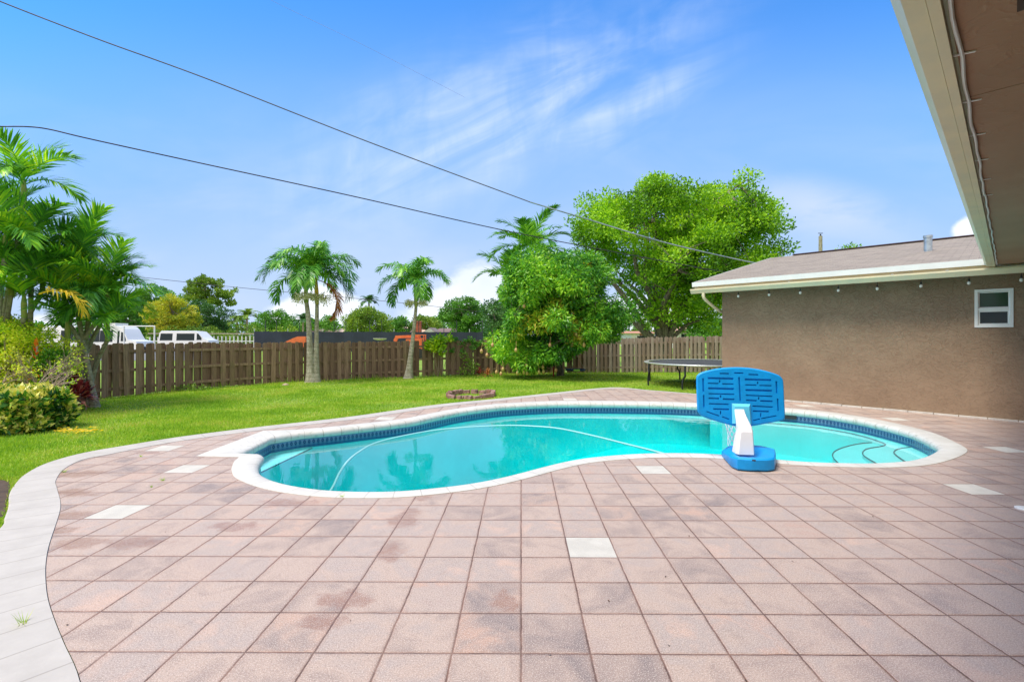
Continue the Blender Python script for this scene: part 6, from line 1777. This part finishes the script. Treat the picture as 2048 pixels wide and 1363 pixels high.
bghouse('distant grey gabled house with a small louvre, right of the single palm', 842, 876, 654.5, 667, 88, 7, (.25, .2, .18), (.5, .5, .48), 'gable')
bghouse('distant house with a long dark brown roof left of the oak', 862, 968, 655.5, 664.5, 92, 9, (.20, .135, .12), (.45, .42, .4), hipf=.1)
bghouse('distant white house with a terracotta roof beyond the grey fence', 1258, 1318, 661.5, 666, 70, 8, (.50, .24, .15), (.75, .75, .73), hipf=.1)
bghouse('distant house with a pink roof glimpsed under the shade tree', 1345, 1412, 652, 662, 66, 8, (.60, .36, .26), (.75, .72, .68), hipf=.3)
# chimney
c = at(835, 700, 96); c.z = -.12; t = thing('brick_chimney', 'red brick chimney stack rising behind the single palm trunk', 'chimney', tuple(c)); zt_ = EYE + 27 / FP * 96
m = MB(); T = frame_mat(c, YAW); m.box(-.75, .75, -.5, .5, 0, zt_, T); m.build('stack', simple('brick_red', (.42, .11, .07), .9, .4, 3), t)
m = MB(); m.box(-.85, .85, -.6, .6, zt_ + .002, zt_ + .25, T); m.build('cap', simple('brick_cap', (.38, .14, .10), .9, .3, 3), t)
# low wall glimpsed beyond the grey fence
# small stone on the lawn
p = lp(571, 771); m = MB(); m.sphere(p + Vector((0, 0, .03)), .11, 9, 6, .5); o = m.build('lawn_stone', simple('stone_tan', (.42, .34, .24), .9, .3, 12))
for v_ in o.data.vertices: v_.co.x += rng.normal() * .012; v_.co.z += rng.normal() * .006
tag(o, 'small tan stone lying on the lawn near the foot of the fence', 'stone')
# red post and ring swing by the mango tree
p = lp(1107, 753); m = MB(); m.tube([p - Vector((0, 0, .05)), p + Vector((0, 0, .40))], .03, 8); m.tube([p + Vector((0, 0, .40)), p + Vector((0, 0, .42))], .042, 8)
o = m.build('garden_stake', simple('stake_red', (.50, .02, .02), .4)); tag(o, 'short red post standing in the grass beside the mango trunk', 'post')
c = at(1151, 739, 20.6); t = thing('ring_swing', 'dark ring swing hanging low under the right side of the mango tree', 'swing', tuple(c))
m = MB(); m.tube([c + Vector((math.cos(q) * .41, math.sin(q) * .41, 0)) for q in np.linspace(0, 2 * math.pi, 32, endpoint=False)], .035, 8, closed=True); m.build('ring', simple('ring_blue', (.03, .06, .13), .4), t, 60)
m = MB(); top = c + Vector((0, 0, 1.55))
for q in (0, 2.1, 4.2): m.tube([c + Vector((math.cos(q) * .41, math.sin(q) * .41, 0)), c + Vector((0, 0, .75))], .007, 5)
m.tube([c + Vector((0, 0, .75)), top], .008, 5); m.build('rope', simple('rope_pale', (.4, .5, .35), .8), t)
m = MB(); m.box(c.x - .13, c.x + .13, c.y - .45, c.y - .36, c.z - .03, c.z + .05); m.build('tag', simple('lime_plastic', (.35, .75, .08), .4), t)
# mango windfall on the fence side: hanging bird feeder replaced by nothing

# ---------------- overhead cables and pole
M['cable_steel'] = simple('cable_steel', (0.12, 0.125, 0.13), 0.5)
def cable(label, pts, r_, mat, end_r=None):
    P = catmull([at(a, b, Z) for a, b, Z in pts], 10); m = MB(); k = len(P)
    m.tube(P, [r_ + ((end_r or r_) - r_) * i / k for i in range(k)], 6); o = m.build('overhead_cable', mat, None, 60); tag(o, label, 'cable', 'overhead cables'); return o
cable('thick black overhead cable, lower of the two crossing to the house', [(-120, 252, 9.2), (0, 253, 9.6), (55, 253.5, 9.8), (100, 259, 10), (185, 279, 10.3), (400, 326, 11.4), (700, 391, 13), (1020, 463, 15.5), (1300, 517, 18), (1445, 543, 19.5), (1560, 560, 20.5)], .012, M['cable_black'], .016)
cable('upper grey overhead cable from the top left corner down to the house roof', [(-100, -40, 10.5), (0, 3, 11), (200, 80, 12), (420, 160, 13.2), (740, 285, 15.2), (1060, 404, 17.4)], .014, M['cable_steel'], .018)
cable('pale thicker length of the service cable reaching the house roof over the shade tree', [(1060, 404, 17.4), (1180, 440, 18.2), (1330, 485, 19.2), (1490, 522, 20.2), (1580, 538, 21)], .024, M['galv'], .028)
cable('very thin high overhead wire in the upper middle of the sky', [(480, -40, 20), (545, 2, 21), (730, 92, 24), (930, 195, 28)], .006, M['cable_grey'])
cable('distant thin wire low in the sky behind the palms', [(100, 530, 60), (230, 548, 60), (480, 575, 60), (800, 605, 60), (1000, 628, 60), (1060, 636, 60)], .032, M['cable_black'])
c = at(1641, 700, 34); c.z = -.1; top = at(1641, 472, 34); t = thing('utility_pole', 'wooden utility pole standing up behind the house ridge', 'pole', tuple(c))
m = MB(); m.tube([c, top], [.16, .12], 10); m.build('shaft', B_['areca'], t, 60)
m = MB(); m.tube([top, top + Vector((0, 0, .14))], .05, 8); m.bar(top + Vector((-.16, 0, .2)), top + Vector((.16, 0, .2)), .05, .04); m.build('insulator', M['darksteel'], t)
